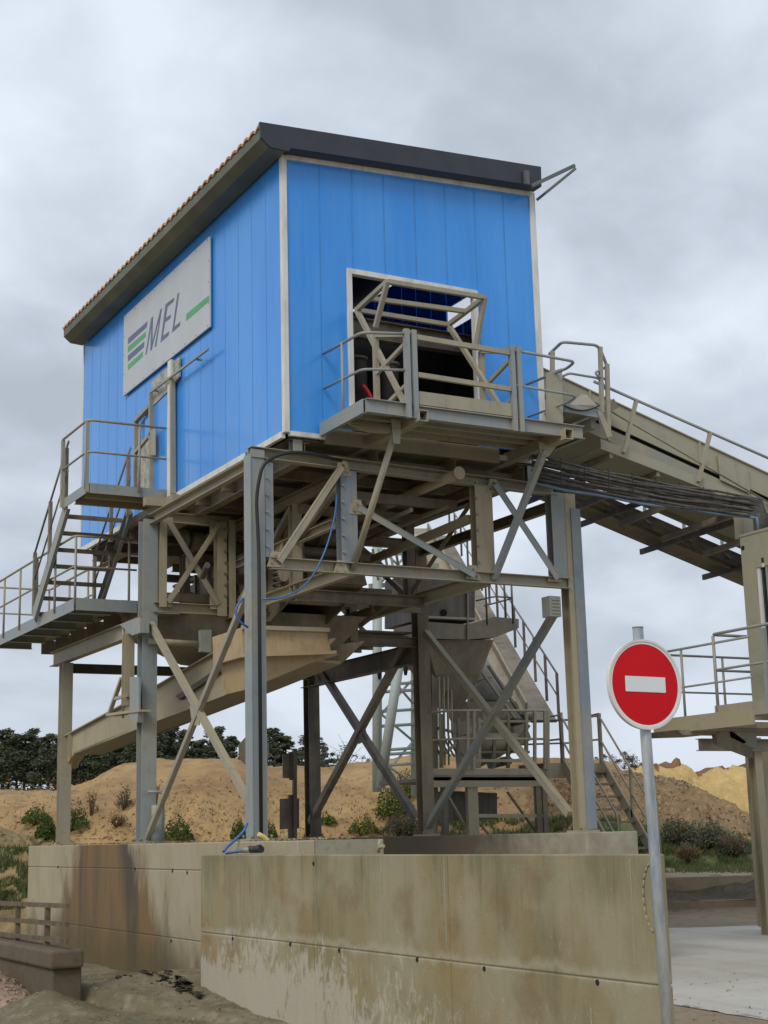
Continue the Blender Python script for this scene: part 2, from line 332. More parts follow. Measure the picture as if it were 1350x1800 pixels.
def smooth_path(pts, r=.12, n=4):
    pts = [Vector(p) for p in pts]; o = [pts[0]]
    for a, b_, c_ in zip(pts, pts[1:], pts[2:]):
        d0 = (a-b_); d1 = (c_-b_); rr = min(r, d0.length*.45, d1.length*.45); s0 = b_+d0.normalized()*rr; s1 = b_+d1.normalized()*rr
        for i in range(n+1):
            t = i/n; o.append(s0*(1-t)**2+b_*2*t*(1-t)+s1*t*t)
    return o+[pts[-1]]
def railing(t, path, h=1.05, posts=(), mid=.52, r=.021, mat='galvanised', pr=None, ang=False, drop=.1, n=6, toplen=None):
    "handrail over the floor line path: top rail, middle rail, posts at fractions of the path"
    path = [Vector(p) for p in path]
    link('top_rail', MB().tube(smooth_path([p+Vector((0, 0, h)) for p in path]), r, n), mat, t)
    if mid: link('middle_rail', MB().tube(smooth_path([p+Vector((0, 0, mid)) for p in path]), r*.85, n), mat, t)
    seg = [(b_-a).length for a, b_ in zip(path, path[1:])]; tot = sum(seg)
    for q in posts:
        dd = q*tot; i = 0
        while i < len(seg)-1 and dd > seg[i]: dd -= seg[i]; i += 1
        p = path[i].lerp(path[i+1], min(1, dd/seg[i])); dr = (path[i+1]-path[i]); dr.z = 0
        mb = MB()
        if ang: mb.angle(p-Vector((0, 0, drop)), p+Vector((0, 0, h-r)), .055, .008, dr)
        else: mb.tube([p-Vector((0, 0, drop)), p+Vector((0, 0, h-r))], pr or r, n)
        link('post', mb, mat, t)
V = Vector
# ================================================================ SETTING
def grid(fn, us, vs):
    mb = MB(); pts = [fn(u, v) for v in vs for u in us]; n = len(us)
    fs = [(j*n+i, j*n+i+1, (j+1)*n+i+1, (j+1)*n+i) for j in range(len(vs)-1) for i in range(n-1)]
    return mb.add(pts, fs, True)
def frange(a, b, n): return [a+(b-a)*i/(n-1) for i in range(n)]
def fr(p, sc_, amp, oc=4): return noise.fractal(V(p)*sc_, 1.0, 2.0, oc)*amp
us = [-2500, -900, -300, -120]+frange(-60, 60, 41)+[120, 300, 900, 2500]
vs = [-300, -60]+frange(-20, 60, 81)+[75, 100, 160, 300, 700, 2500]
struct('ground', grid(lambda a, b: ab(a, b, G(b)-.002-(.04 if b > 27.8 or a < 1 else 0)+(fr((a, b, 0), .5, .035) if -60 < a < 60 and b > 28 else 0)), us, vs), 'mud')
# pale dusty road on the right, beyond the wall end
def road(u, v):
    X_ = 11.15+u*26; yf = (27.6-X_*sy)/cy; Y_ = 3+(yf-3)*v; e = fr((X_, Y_, 3), .5, .3)
    X_ += e*(u == 0)*1.2; Y_ += e*(v == 1)
    return V((X_, Y_, gz(X_, Y_)+.004+fr((X_, Y_, 9), .8, .004, 2)))
struct('road', grid(road, [0, .004]+frange(.01, 1, 60), frange(0, 1, 70)), 'road_dust')
def interp(P, x):
    if x <= P[0][0]: return P[0][1]
    for (a, b), (c, d) in zip(P, P[1:]):
        if x <= c:
            t = (x-a)/(c-a); t = t*t*(3-2*t)*.5+t*.5; return b+(d-b)*t
    return P[-1][1]
def ridge(crest, b0, b1, b2, x0, x1, nx, ny, amp=.3, sc_=.25, prof=1.0, fine=.05, seed=0, back=1.0):
    "a heap with its crest b1 ahead; foot at b0, falling again to b2"
    def fn(px, s_):
        yc = interp(crest, px); top = far(px, yc, b1); a = top.x*cy-top.y*sy; zt = top.z
        if s_ <= 1:
            b = b0+(b1-b0)*s_; k = math.sin(s_*math.pi/2)**prof
        else:
            b = b1+(b2-b1)*(s_-1); k = 1-(s_-1)**1.5*back
        a2 = a+(a*(b/b1-1))*.0; zb = G(b)-.25
        wv = min(1, max(0, s_))*1.0
        z = zb+(zt-zb)*k+(fr((a2+seed, b, seed), sc_, amp)*math.sin(min(s_, 1)*math.pi)+fr((a2, b*.35, seed+4), sc_*6, fine*1.6)+fr((a2, b, seed+7), sc_*16, fine*.9))*1
        return ab(a2+fr((a2, b, seed+2), .4, .3), b, z)
    return grid(fn, frange(x0, x1, nx), frange(0, 1, ny)+frange(1.1, 2, 8))
struct('sand_hill', ridge([(-400, 1400), (0, 1391), (60, 1389), (110, 1394), (180, 1372), (235, 1345), (300, 1336), (400, 1336), (450, 1346), (560, 1350), (640, 1341), (740, 1326), (900, 1335), (1000, 1338), (1060, 1348), (1110, 1420), (1150, 1500)], 41, 53, 66, -400, 1150, 240, 50, .35, .22, .9, .07, 3), 'sand_hill')
struct('gravel_hill', ridge([(900, 1420), (960, 1362), (1030, 1354), (1085, 1358), (1150, 1368), (1190, 1376), (1240, 1402), (1290, 1440), (1340, 1478), (1400, 1510), (1500, 1530)], 40.5, 47, 56, 900, 1500, 150, 50, .18, .4, .75, .10, 11), 'gravel_hill')
struct('quarry_face', ridge([(850, 1352), (1100, 1358), (1135, 1350), (1160, 1354), (1190, 1347), (1215, 1362), (1250, 1362), (1285, 1352), (1330, 1356), (1380, 1345), (1700, 1340)], 84, 90, 140, 850, 1700, 180, 60, 1.6, .16, .42, .28, 17, .2), 'quarry_face')
struct('quarry_topsoil', ridge([(1120, 1360), (1145, 1346), (1160, 1349), (1190, 1341), (1203, 1350), (1215, 1362), (1260, 1362), (1272, 1351), (1300, 1347), (1320, 1351), (1335, 1346), (1380, 1340), (1700, 1335)], 91, 93, 120, 1120, 1700, 120, 20, .3, .4, .5, .3, 27, .1), 'quarry_cap')
struct('pale_sand_heap', ridge([(1225, 1490), (1262, 1432), (1290, 1428), (1335, 1446), (1380, 1458), (1450, 1490)], 58, 63, 70, 1225, 1450, 50, 20, .1, .3, .8, .03, 33), 'pale_heap')
struct('grassy_bank', ridge([(-500, 1330), (-100, 1415), (0, 1462), (45, 1482), (100, 1492), (230, 1500), (300, 1520)], 25.5, 36, 44, -500, 300, 110, 40, .5, .45, .85, .12, 41), 'bank_soil')
struct('grass_strip', ridge([(1060, 1452), (1120, 1455), (1180, 1450), (1250, 1452), (1300, 1478), (1345, 1500), (1400, 1515)], 36.5, 41.5, 46, 1040, 1400, 80, 30, .15, .6, .9, .10, 51), 'grass_soil')
# ================================================================ CONCRETE
# front wall: cast panels in two lifts
t = thing('concrete_wall', 'long olive stained concrete wall in front, splashed with pale slurry low down', 'wall', (7.1, 13.2, 0))
ys = [17.53, 14.39, 11.67, 8.77]
for (a, b_) in zip(ys, ys[1:]):
    for z0, z1 in ((-.02, .898), (.904, 1.81)):
        link('cast_panel', MB().box(6.98, 7.085, b_+.004, a-.004, z0, z1), 'stained_concrete', t, bevel=.012)
link('joint_core', MB().box(6.992, 7.075, 8.79, 17.5, 0, 1.79), 'concrete', t)
for px, py in ((409, 1650), (596, 1671), (733, 1687), (851, 1703), (1050, 1727), (551, 1518), (510, 1660)):
    p = at(px, py, X=6.978); link('tie_hole', MB().tube([p+V((-.003, 0, 0)), p+V((.02, 0, 0))], .022, 10), 'dark_void', t)
for y in (12.9, 11.72, 9.05):
    link('run_line', MB().box(6.977, 6.981, y-.008, y+.008, 1.0, 1.78), 'concrete', t)
# chalk ring at the wall end
ring = MB(); c0 = at(1151, 1578, X=6.976)
for q in range(10):
    a0, a1 = math.radians(-72+q*14.5), math.radians(-72+q*14.5+14)
    ring.tube([c0+V((0, math.cos(a0)*.13, math.sin(a0)*.25)), c0+V((0, math.cos(a1)*.13, math.sin(a1)*.25))], .009, 4)
link('chalk_ring', ring, 'concrete', t)
# run-off wall under the left columns
t = thing('retaining_wall', 'beige retaining wall with a broad brown run-off stain below the stair columns', 'wall', (7.9, 21, 0))
ys = [26.72, 23.4, 19.9, 18.05, 15.64]
for a, b_ in zip(ys, ys[1:]):
    for z0, z1 in ((-.02, .712), (.718, 1.60), (1.606, 1.955)):
        link('cast_panel', MB().box(7.40, 7.62, b_+.004, a-.004, z0, z1), 'runoff_concrete', t, bevel=.012)
link('top_slab', MB().box(7.62, 8.5, 15.64, 26.7, 0, 1.95), 'concrete', t)
link('backing', MB().box(7.41, 7.61, 15.66, 26.7, 0, 1.94), 'mud', t)
for px, py in ((102, 1524), (303, 1531), (329, 1534), (301, 1654), (237, 1528)):
    p = at(px, py, X=7.399); link('tie_hole', MB().tube([p+V((-.003, 0, 0)), p+V((.02, 0, 0))], .025, 8), 'dark_void', t)
t = thing('concrete_plinth', 'low concrete plinth carrying the right hand columns, far part painted dark for shade and mud', 'plinth', (13.2, 23, 0))
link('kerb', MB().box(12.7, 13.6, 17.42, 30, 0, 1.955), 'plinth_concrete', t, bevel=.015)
link('cross_slab', MB().box(8.52, 12.68, 27.0, 29.5, 0, 1.93), 'shade_mud_concrete', t)
# step kerb on the right with slumped mud
t = thing('loading_kerb', 'dark mud covered concrete kerb step across the yard at right', 'kerb', ab(10, 31.5, .3))
mb = MB(); mb.prism([ab(5.5, 31.2, G(31.2)-.05), ab(5.5, 31.2, .52), ab(5.5, 31.55, .53), ab(5.5, 31.6, .2)], ab(14, .6, 0)-V((0, 0, 0))); link('lower_step', mb, 'yard_soil', t)
mb = MB(); mb.prism([ab(5.5, 31.9, .2), ab(5.5, 31.9, .97), ab(5.5, 32.4, .98), ab(5.5, 32.4, .2)], ab(14, .6, 0)); link('upper_step', mb, 'yard_soil', t)
def slump(a, b): return ab(a, b, .50+max(0, (b-31.3))*.40+fr((a, b, 5), 1.3, .12)+math.exp(-((a-7.6)/.18)**2)*.13*max(0, 1-abs(b-32))+(.02*math.sin(a*3)))
single('mud_heap', grid(slump, frange(5.4, 19, 110), frange(31.25, 32.3, 14)), 'wet_mud', 'dark wet mud slumped over the kerb step behind the road', 'mud', kind='stuff')
# low slurry ledge at the foot of the left wall
E0, E1 = at(133, 1731, Z=.34), at(362, 1782, Z=.12); W0, W1 = at(140, 1696, X=7.39), at(350, 1746, X=6.97)
def ledge(u, v):
    e_ = E0.lerp(E1, v); w_ = W0.lerp(W1, v)
    p = e_.lerp(w_, u); bul = math.sin(u*math.pi)*.10; p.z += bul+fr((p.x*1.5, p.y*1.5, 2), 1.4, .04)*(u > .02)+fr((p.x*1.5, p.y*1.5, 5), 6, .02)
    return p
def ss(a, b, x): x = max(0, min(1, (x-a)/(b-a))); return x*x*(3-2*x)
_d = V((E1.x-E0.x, E1.y-E0.y, 0)); _L = _d.length; _d /= _L; _n = V((-_d.y, _d.x, 0)); _n = _n if _n.x > 0 else -_n
def bank_z(x, y):
    q = V((x-E0.x, y-E0.y, 0)); t_ = q.dot(_d)/_L; d_ = q.dot(_n)
    base = .02+.16*ss(14.0, 20, y)*ss(2.5, 5.5, x)+fr((x, y, 2), .9, .035)
    e_ = fr((x, y, 0), 2.2, .05)
    top = .34+(.13-.34)*max(0, min(1.2, t_))+.05*ss(0, 1.5, d_)
    m_ = ss(-.03, .05, d_+e_*.5)*ss(-.035, .01, t_+e_*.1)
    z = base+(max(top, base)-base)*m_
    g_ = math.exp(-(((x-5.15)/.42)**2+((y-17.6)/.75)**2)); z = max(z, z*.5+.24*g_+.03) if g_ > .12 else z
    return z+fr((x, y, 7), 4, .03)+fr((x, y, 9), 13, .010)
struct('muddy_bank', grid(lambda u, v: V((u, v, bank_z(u, v))), frange(1.0, 7.45, 150), frange(8.6, 25.5, 300)), 'slurry')
def ledge(u, v):
    e_ = E0.lerp(E1, v); w_ = W0.lerp(W1, v); p = e_.lerp(w_, u); p.z = bank_z(p.x, p.y); return p
clods = MB()
for i in range(150):
    v_ = random.uniform(.35, .98); q_ = ledge(min(.95, max(.3, .62+random.gauss(0, .12))), v_); x, y, z = q_; s_ = random.uniform(.02, .085)
    clods.add([(x+random.uniform(-s_, s_), y+random.uniform(-s_, s_)*1.6, z+random.uniform(-.02, s_*.6)) for _ in range(6)], [(0, 1, 2), (0, 2, 3), (0, 3, 4), (1, 2, 5), (2, 3, 5), (3, 4, 5), (0, 1, 5), (0, 4, 5)])
single('mud_clods', clods, 'clod_mud', 'dark broken mud clods lying on the slurry ledge', 'mud', kind='stuff')
def hp(u, v):
    r_ = v; a = u*2*math.pi; x = 4.75+math.cos(a)*r_*.85; y = 19.3+math.sin(a)*r_*1.5
    return V((x, y, -.05+.55*(1-r_)**1.1+bank_z(x, y)*.8))
hb = grid(hp, frange(0, 1, 40), frange(0.001, 1, 14))
single('gravel_pile', hb, 'stone_pink', 'small heap of reddish gravel at the lower left corner', 'gravel', kind='stuff')
st = MB()
for i in range(1500):
    a = random.uniform(0, 6.283); r_ = math.sqrt(random.random())*1.05; p = hp(a/6.283, min(1, r_)); s_ = random.uniform(.015, .04)
    st.add([p+V((random.uniform(-s_, s_), random.uniform(-s_, s_), random.uniform(-s_*.5, s_))) for _ in range(4)], [(0, 1, 2), (0, 2, 3), (0, 3, 1), (1, 3, 2)])
single('loose_stones', st, 'stone_pink', 'loose reddish stones covering the gravel heap at lower left', 'stones', kind='stuff')
st = MB()
for i in range(5200):
    if random.random() < .6: x, y = random.uniform(3.6, 6.95), random.uniform(10, 21); z = bank_z(x, y)
    else:
        x, y = random.uniform(7.6, 14), random.uniform(7, 16); z = gz(x, y)+.004
        if x > 11.4 and random.random() < .75: continue
    s_ = random.uniform(.006, .022)*(1.6 if random.random() < .1 else 1); p = V((x, y, z))
    st.add([p+V((random.uniform(-s_, s_), random.uniform(-s_, s_), random.uniform(-s_*.3, s_))) for _ in range(4)], [(0, 1, 2), (0, 2, 3), (0, 3, 1), (1, 3, 2)])
single('ground_grit', st, 'stone_brown', 'loose grit and small stones strewn over the muddy yard', 'gravel', kind='stuff')
# pebbles along the top of the left wall and rubble
st = MB()
for i in range(700):
    x = random.uniform(7.45, 8.45); y = random.uniform(15.7, 26.6); s_ = random.uniform(.012, .035); p = V((x, y, 1.955))
    st.add([p+V((random.uniform(-s_, s_), random.uniform(-s_, s_), random.uniform(0, s_))) for _ in range(4)], [(0, 1, 2), (0, 2, 3), (0, 3, 1), (1, 3, 2)])
single('pebbles', st, 'stone_brown', 'loose pebbles scattered on top of the retaining wall', 'stones', kind='stuff')
st = MB()
for i in range(5200):
    px = random.uniform(960, 1345); s0 = random.random()**.7
    pc = interp([(900, 1420), (960, 1362), (1030, 1354), (1085, 1358), (1150, 1368), (1190, 1376), (1240, 1402), (1290, 1440), (1340, 1478), (1400, 1510)], px)
    top = far(px, pc, 47); a = top.x*cy-top.y*sy; b = 40.5+6.5*s0; zb = G(b)-.25; z = zb+(top.z-zb)*math.sin(s0*math.pi/2)**.75
    s_ = random.uniform(.02, .075); p = ab(a, b, z+.02)
    st.add([p+V((random.uniform(-s_, s_), random.uniform(-s_, s_), random.uniform(-s_, s_))) for _ in range(4)], [(0, 1, 2), (0, 2, 3), (0, 3, 1), (1, 3, 2)])
single('rubble_stones', st, 'stone_brown', 'loose stones strewn over the brown gravel hill', 'stones', kind='stuff')
# ================================================================ BLUE HOUSE
HX0, HX1, HY0, HY1, HZ0, HZT = 8.40, 12.72, 18.0, 27.2, 7.45, 11.62
def roofz(x): return 11.60+(x-8.4)*.058
house = thing('screening_house', 'bright blue translucent clad house raised on the steel frame', 'building', (10.5, 22.5, 7.4))
WALL = 'blue_polycarbonate'
def panel_front(x0, x1, z0, z1a, z1b):
    mb = MB(); g_ = .011; z0 = z0 if x0 < 8.9 else 7.56
    mb.prism([V((x0+g_, 18, z0)), V((x1-g_, 18, z0)), V((x1-g_, 18, z1b)), V((x0+g_, 18, z1a))], (0, .035, 0))
    link('wall_panel', mb, WALL, house, bevel=.006)
    link('panel_seam', MB().box(x1-.0108, x1+.0108, 18.004, 18.03, z0, min(z1a, z1b)), 'seal_blue', house)
OX0, OX1, OZ0, OZ1 = 9.45, 11.57, 7.62, 9.93
bx = frange(8.47, 12.70, 9)
def panel_poly(pts, sx, z0, z1):
    link('wall_panel', MB().prism([V((x, 18, z)) for x, z in pts], (0, .035, 0)), WALL, house, bevel=.006)
    link('panel_seam', MB().box(sx-.0108, sx+.0108, 18.004, 18.03, z0, z1), 'seal_blue', house)
for a, b_ in zip(bx, bx[1:]):
    cuts = [(a, b_, HZ0)] if (b_ <= OX0 or a >= OX1) else None
    if cuts: panel_front(a, b_, HZ0, roofz(a)-.06, roofz(b_)-.06)
    else:
        ta, tb = roofz(a)-.06, roofz(b_)-.06; a1, b1 = a+.011, b_-.011
        if a < OX0: panel_poly([(a1, 7.56), (OX0, 7.56), (OX0, OZ1), (b1, OZ1), (b1, tb), (a1, ta)], b_, OZ1, tb)
        elif b_ > OX1: panel_poly([(a1, OZ1), (OX1, OZ1), (OX1, 7.56), (b1, 7.56), (b1, tb), (a1, ta)], b_, 7.56, tb)
        else: panel_poly([(a1, OZ1), (b1, OZ1), (b1, tb), (a1, ta)], b_, OZ1, tb)
by = frange(18.06, 27.18, 19)
for a, b_ in zip(by, by[1:]):
    z0 = HZ0
    mb = MB(); mb.prism([V((8.40, a+.010, z0)), V((8.40, b_-.010, z0)), V((8.40, b_-.010, 11.55)), V((8.40, a+.010, 11.55))], (.035, 0, 0)); link('wall_panel', mb, WALL, house, bevel=.006)
    link('panel_seam', MB().box(8.404, 8.43, b_-.0098, b_+.0098, z0, 11.54), 'seal_blue', house)
# right and rear walls (rear left open high up, as the daylight inside shows)
for a, b_ in zip(by, by[1:]):
    if 19.95 < b_ and a < 20.1: link('wall_panel', MB().box(12.67, 12.70, a+.01, b_-.01, 10.72, 11.78), WALL, house); link('wall_panel', MB().box(12.67, 12.70, a+.01, b_-.01, HZ0, 10.3), WALL, house)
    else: link('wall_panel', MB().box(12.67, 12.70, a+.01, b_-.01, HZ0, 11.78), WALL, house)
for a, b_ in zip(bx, bx[1:]):
    link('wall_panel', MB().box(a+.01, b_-.01, 27.16, 27.19, HZ0, roofz(a)-.06), WALL, house)
# white trims
def trim(*a): return link('corner_trim', MB().box(*a), 'white_trim', house, bevel=.006)
trim(8.385, 8.47, 17.97, 18.055, HZ0-.02, roofz(8.4)-.06); trim(8.392, 8.46, 17.985, 18.0, HZ0, 11.5)
trim(12.66, 12.76, 17.97, 18.06, HZ0-.02, roofz(12.7)-.06); trim(8.385, 8.43, 27.18, 27.24, HZ0, 11.55)
trim(12.80, 12.87, 18.25, 18.33, HZ0+.2, 11.2); link('door_track', MB().box(12.765, 12.80, 18.2, 18.3, 8.6, 10.2), 'dark_steel', house)
mb = MB(); mb.prism([V((8.47, 17.975, roofz(8.47)-.125)), V((12.66, 17.975, roofz(12.66)-.125)), V((12.66, 17.975, roofz(12.66)-.045)), V((8.47, 17.975, roofz(8.47)-.045))], (0, .05, 0)); link('head_trim', mb, 'white_trim', house)
link('sill_trim', MB().box(8.47, 9.02, 17.975, 18.04, HZ0-.06, HZ0+.005), 'white_trim', house)
link('sill_trim', MB().box(11.9, 12.66, 17.975, 18.04, HZ0-.06, HZ0+.005), 'white_trim', house)
link('sill_trim', MB().box(8.375, 8.44, 18.06, 27.2, HZ0-.085, HZ0+.005), 'white_trim', house, bevel=.005)
# opening frame
for a in ((OX0-.045, OX0+.03, OZ0, OZ1+.05), (OX1-.03, OX1+.045, OZ0, OZ1+.05)): link('opening_frame', MB().box(a[0], a[1], 17.955, 18.06, a[2], a[3]), 'white_trim', house, bevel=.005)
link('opening_frame', MB().box(OX0+.03, OX1-.03, 17.955, 18.06, OZ1-.03, OZ1+.05), 'white_trim', house, bevel=.005)
# roof: corrugated sheet, eaves soffit, fascia
n = 42; ysr = frange(17.80, 27.25, n*3+1); mb = MB(); vs = []
for i, y in enumerate(ysr):
    dz = (.024, .024, -.02)[i % 3]
    for x in (7.97, 12.72): vs.append(V((x, y, roofz(x)+.235+dz)))
for i, y in enumerate(ysr):
    dz = (.024, .024, -.02)[i % 3]
    for x in (7.97, 12.72): vs.append(V((x, y, roofz(x)+.195+dz)))
k = len(ysr)*2; fs = []
for i in range(len(ysr)-1):
    fs += [(2*i, 2*i+1, 2*i+3, 2*i+2), (k+2*i+2, k+2*i+3, k+2*i+1, k+2*i), (2*i+2, k+2*i+2, k+2*i, 2*i)]
roof = link('roof', mb.add(vs, fs), 'terracotta', house)
ez = roofz(7.8)
mb = MB(); prof = [(8.04, ez+.20), (7.985, ez+.20), (7.99, ez+.06), (8.12, ez-.05), (8.37, 11.50), (8.37, 11.56), (8.15, ez+.0), (8.04, ez+.08)]
mb.prism([V((x, 17.80, z)) for x, z in prof], (0, 9.42, 0)); link('eaves_soffit', mb, 'roof_green', roof)
mb = MB(); mb.prism([V((7.955, 17.75, ez+.245)), V((7.97, 17.75, ez+.05)), V((8.12, 17.75, ez-.07)), V((8.40, 17.75, 11.49)), V((8.44, 17.75, roofz(8.42)-.055)), V((12.74, 17.75, roofz(12.74)-.055)), V((12.75, 17.75, roofz(12.75)+.28)), V((7.955, 17.75, roofz(7.95)+.27))], (0, .045, 0)); link('fascia', mb, 'roof_black', roof)
mb = MB(); mb.prism([V((8.42, 17.796, roofz(8.42)-.055)), V((12.74, 17.796, roofz(12.74)-.055)), V((12.74, 17.796, roofz(12.74)-.04)), V((8.42, 17.796, roofz(8.42)-.04))], (0, .18, 0)); link('verge_soffit', mb, 'roof_black', roof)
mb = MB(); mb.prism([V((8.3, 17.8, roofz(8.3)-.0)), V((12.7, 17.8, roofz(12.7)-.0)), V((12.7, 17.8, roofz(12.7)+.16)), V((8.3, 17.8, roofz(8.3)+.16))], (0, 9.4, 0)); link('roof_core', mb, 'roof_green', roof)
# hoist bracket at the top right corner
t = thing('corner_bracket', 'grey folded tube bracket jutting from the right end of the black roof fascia', 'bracket', tuple(at(934, 332, Y=17.62)))
a = at(934, 327, Y=17.68); tip = at(1010, 291, Y=17.5); tip2 = at(1012, 296, Y=17.6); b0 = V((12.78, 17.95, 11.66))
link('arm', MB().rect(a, tip, .05, .05), 'bracket_grey', t); link('brace', MB().rect(b0, tip2, .035, .035), 'bracket_grey', t)
link('plate', MB().box(12.40, 12.48, 17.69, 17.745, 11.76, 11.98), 'bracket_grey', t)
# left side door bay
door = lambda n_, mb, mat: link(n_, mb, mat, dr)
dr = link('door', MB().box(8.36, 8.392, 22.32, 23.55, HZ0+.02, 9.45), WALL, house)
dr['label'] = 'blue sliding door with a mesh half gate'
def yz(px, py, X=8.35): return at(px, py, X=X)
mb = MB(); mb.prism([yz(266, 671), yz(315, 627), yz(315, 662), yz(307, 672), yz(266, 710)], (.03, 0, 0)); link('flashing', mb, 'sheet_metal', dr)
mb = MB(); mb.box(8.31, 8.37, 22.20, 22.34, HZ0-.05, 9.72); link('jamb', mb, 'white_trim', dr, bevel=.006)
a = yz(264, 690, 8.27); b_ = yz(366, 613, 8.27); mb = MB().rect(a, b_, .03, .035); mb.rect(a+V((0, -.2, -.02)), a+V((.1, -.2, -.02)), .03, .03); mb.rect(b_+V((0, .5, -.02)), b_+V((.1, .5, -.02)), .03, .03); link('slide_rail', mb, 'galvanised', dr)
for p, q in (((303, 664), (304, 868)), ((266, 690), (266, 862)), ((239, 740), (240, 862)), ((239, 740), (266, 712)), ((239, 796), (267, 762))):
    link('gate_bar', MB().rect(at(*p, X=8.32), at(*q, X=8.32), .06, .08, (1, 0, 0)), 'dusty_steel', dr)
link('gate_sheet', MB().prism([at(241, 798, X=8.31), at(264, 768, X=8.31), at(264, 860, X=8.31), at(241, 862, X=8.31)], (.01, 0, 0)), 'sheet_metal', dr)
link('gate_plate', MB().prism([at(264, 757, X=8.27), at(273, 752, X=8.27), at(273, 800, X=8.27), at(264, 800, X=8.27)], (.012, 0, 0)), 'dusty_steel', dr)
link('flashing', MB().prism([at(266, 692, X=8.345), at(307, 655, X=8.345), at(307, 676, X=8.345), at(266, 716, X=8.345)], (.012, 0, 0)), 'sheet_metal', dr)
# sign board with the printed name
sb = thing('name_board', 'large pale grey board with striped logo and the letters MEL on the blue side wall', 'sign', (8.33, 22.6, 9.75))
link('board', MB().box(8.345, 8.375, 20.58, 24.68, 9.77, 11.27), 'board_white', sb, bevel=.004)
for i in range(9):
    for z in (9.81, 11.23): link('screw', MB().tube([V((8.339, 20.66+i*.49, z)), V((8.346, 20.66+i*.49, z))], .012, 8), 'galvanised', sb)
for y in (20.62, 24.64):
    for k in range(1, 4): link('screw', MB().tube([V((8.339, y, 9.81+k*.355)), V((8.346, y, 9.81+k*.355))], .012, 8), 'galvanised', sb)
def Z1(x, y): return at(210+x/7.5, 480+y/7.5, X=8.342)
def pr(name, mat, *pts): link(name, MB().prism([Z1(*p) for p in pts], (.0028, 0, 0)), mat, sb)
pr('logo_bar', 'print_navy', (112, 862), (368, 636), (358, 712), (112, 938))
pr('logo_bar', 'print_green', (110, 972), (350, 768), (343, 842), (110, 1048))
pr('logo_bar', 'print_navy', (110, 1088), (328, 900), (320, 978), (110, 1168))
pr('logo_bar', 'print_green', (110, 1208), (312, 1030), (304, 1102), (110, 1280))
pr('logo_dash', 'print_green', (882, 540), (1180, 290), (1180, 372), (876, 632))
pr('letter_m', 'print_navy', (340, 1078), (418, 592), (442, 568), (432, 900), (538, 480), (560, 462), (484, 962), (462, 978), (528, 590), (424, 1010), (404, 1028), (418, 700), (358, 1066))
pr('letter_e', 'print_navy', (540, 915), (606, 412), (722, 322), (714, 372), (632, 446), (610, 592), (676, 546), (670, 596), (600, 648), (572, 828), (654, 768), (646, 822))
pr('letter_l', 'print_navy', (690, 785), (764, 272), (788, 256), (722, 704), (802, 640), (796, 694))
# ---- house underframe (beams carrying the house)
uf = thing('house_underframe', 'dusty dark beams and floor plate under the blue house', 'frame', (10.5, 22, 7))
for x in (8.75, 9.9, 11.2, 12.4): link('floor_beam', MB().ibeam((x, 18.1, 7.22), (x, 27.1, 7.22), .16, .26), 'brown_steel', uf)
for y in frange(18.4, 26.8, 9): link('joist', MB().channel((8.5, y, 7.22), (12.6, y, 7.22), .07, .14), 'brown_steel', uf)
link('floor_plate', MB().box(8.5, 12.62, 18.06, 27.1, 7.36, 7.38), 'dark_steel', uf); link('sill_beam', MB().box(9.03, 11.9, 17.99, 18.055, 7.34, 7.555), 'dusty_steel', uf)
for x in (8.62, 12.5): link('stub_column', MB().ibeam((x, 18.12, 7.06), (x, 18.12, 7.36), .14, .14, up=(0, 1, 0)), 'galvanised', uf)
# ---- inside the opening
vs_ = thing('vibrating_screen', 'dark dusty machinery with pipes inside the front opening', 'machine', (10.5, 20, 7.4))
link('screen_box', MB().prism([V((9.3, 19.9, 7.5)), V((9.3, 26.5, 7.45)), V((9.3, 26.5, 10.3)), V((9.3, 19.9, 9.75))], (3.2, 0, 0)), 'interior_shade_steel', vs_)  # machine body enlarged as an added dark mass to blacken the interior
for x in (9.78, 9.83): pass
for i in range(7):
    x_ = 9.5+i*.38; link('rib', MB().rect((x_, 19.87, 7.5), (x_, 19.87, 8.9), .05, .06, (0, 1, 0)), 'dark_steel', vs_)
link('cross_tube', MB().tube([V((9.6, 19.45, 8.35)), V((11.6, 19.45, 8.6))], .12, 14), 'brown_steel', vs_)
link('flywheel', MB().tube([V((11.15, 19.3, 8.25)), V((11.35, 19.3, 8.25))], .33, 20), 'brown_steel', vs_)
link('chute', MB().loft([[V((10.2, 18.7, 7.45)), V((11.3, 18.7, 7.45)), V((11.3, 19.4, 7.45)), V((10.2, 19.4, 7.45))], [V((10.4, 19.0, 8.2)), V((11.4, 19.0, 8.3)), V((11.4, 19.5, 8.3)), V((10.4, 19.5, 8.2))]]), 'dark_steel', vs_)
link('lintel_beam', MB().ibeam((9.0, 18.4, 9.25), (12.5, 18.4, 9.25), .16, .3), 'dark_steel', vs_)
link('dark_liner', MB().box(12.15, 12.6, 18.3, 19.85, 7.4, 9.75), 'interior_shade_steel', vs_); link('rubber_curtain', MB().box(9.4, 11.0, 19.0, 19.03, 8.9, 9.7), 'rubber_black', vs_)  # dark liner box added to black out the inner right wall
for i, (px, py, hh) in enumerate(((627, 640, .75), (683, 650, .8))):
    p = at(px, py, Y=18.55)
    c = thing('cylinder_motor', ('grey vertical motor cylinder at the left jamb of the opening', 'grey vertical motor cylinder behind the tilted gate leg')[i], 'motor', (p.x, p.y, 7.4), 'motors in the opening')
    link('casing', MB().tube([V((p.x, p.y, 7.55)), V((p.x, p.y, p.z-.05)), V((p.x, p.y, p.z+.05))], .15, 16), 'interior_shade_steel', c); link('cap', MB().tube([V((p.x, p.y, p.z+.05)), V((p.x, p.y, p.z+.09))], .165, 16), 'dark_steel', c)
    link('foot', MB().box(p.x-.2, p.x+.2, p.y-.2, p.y+.2, 7.4, 7.55), 'brown_steel', c)
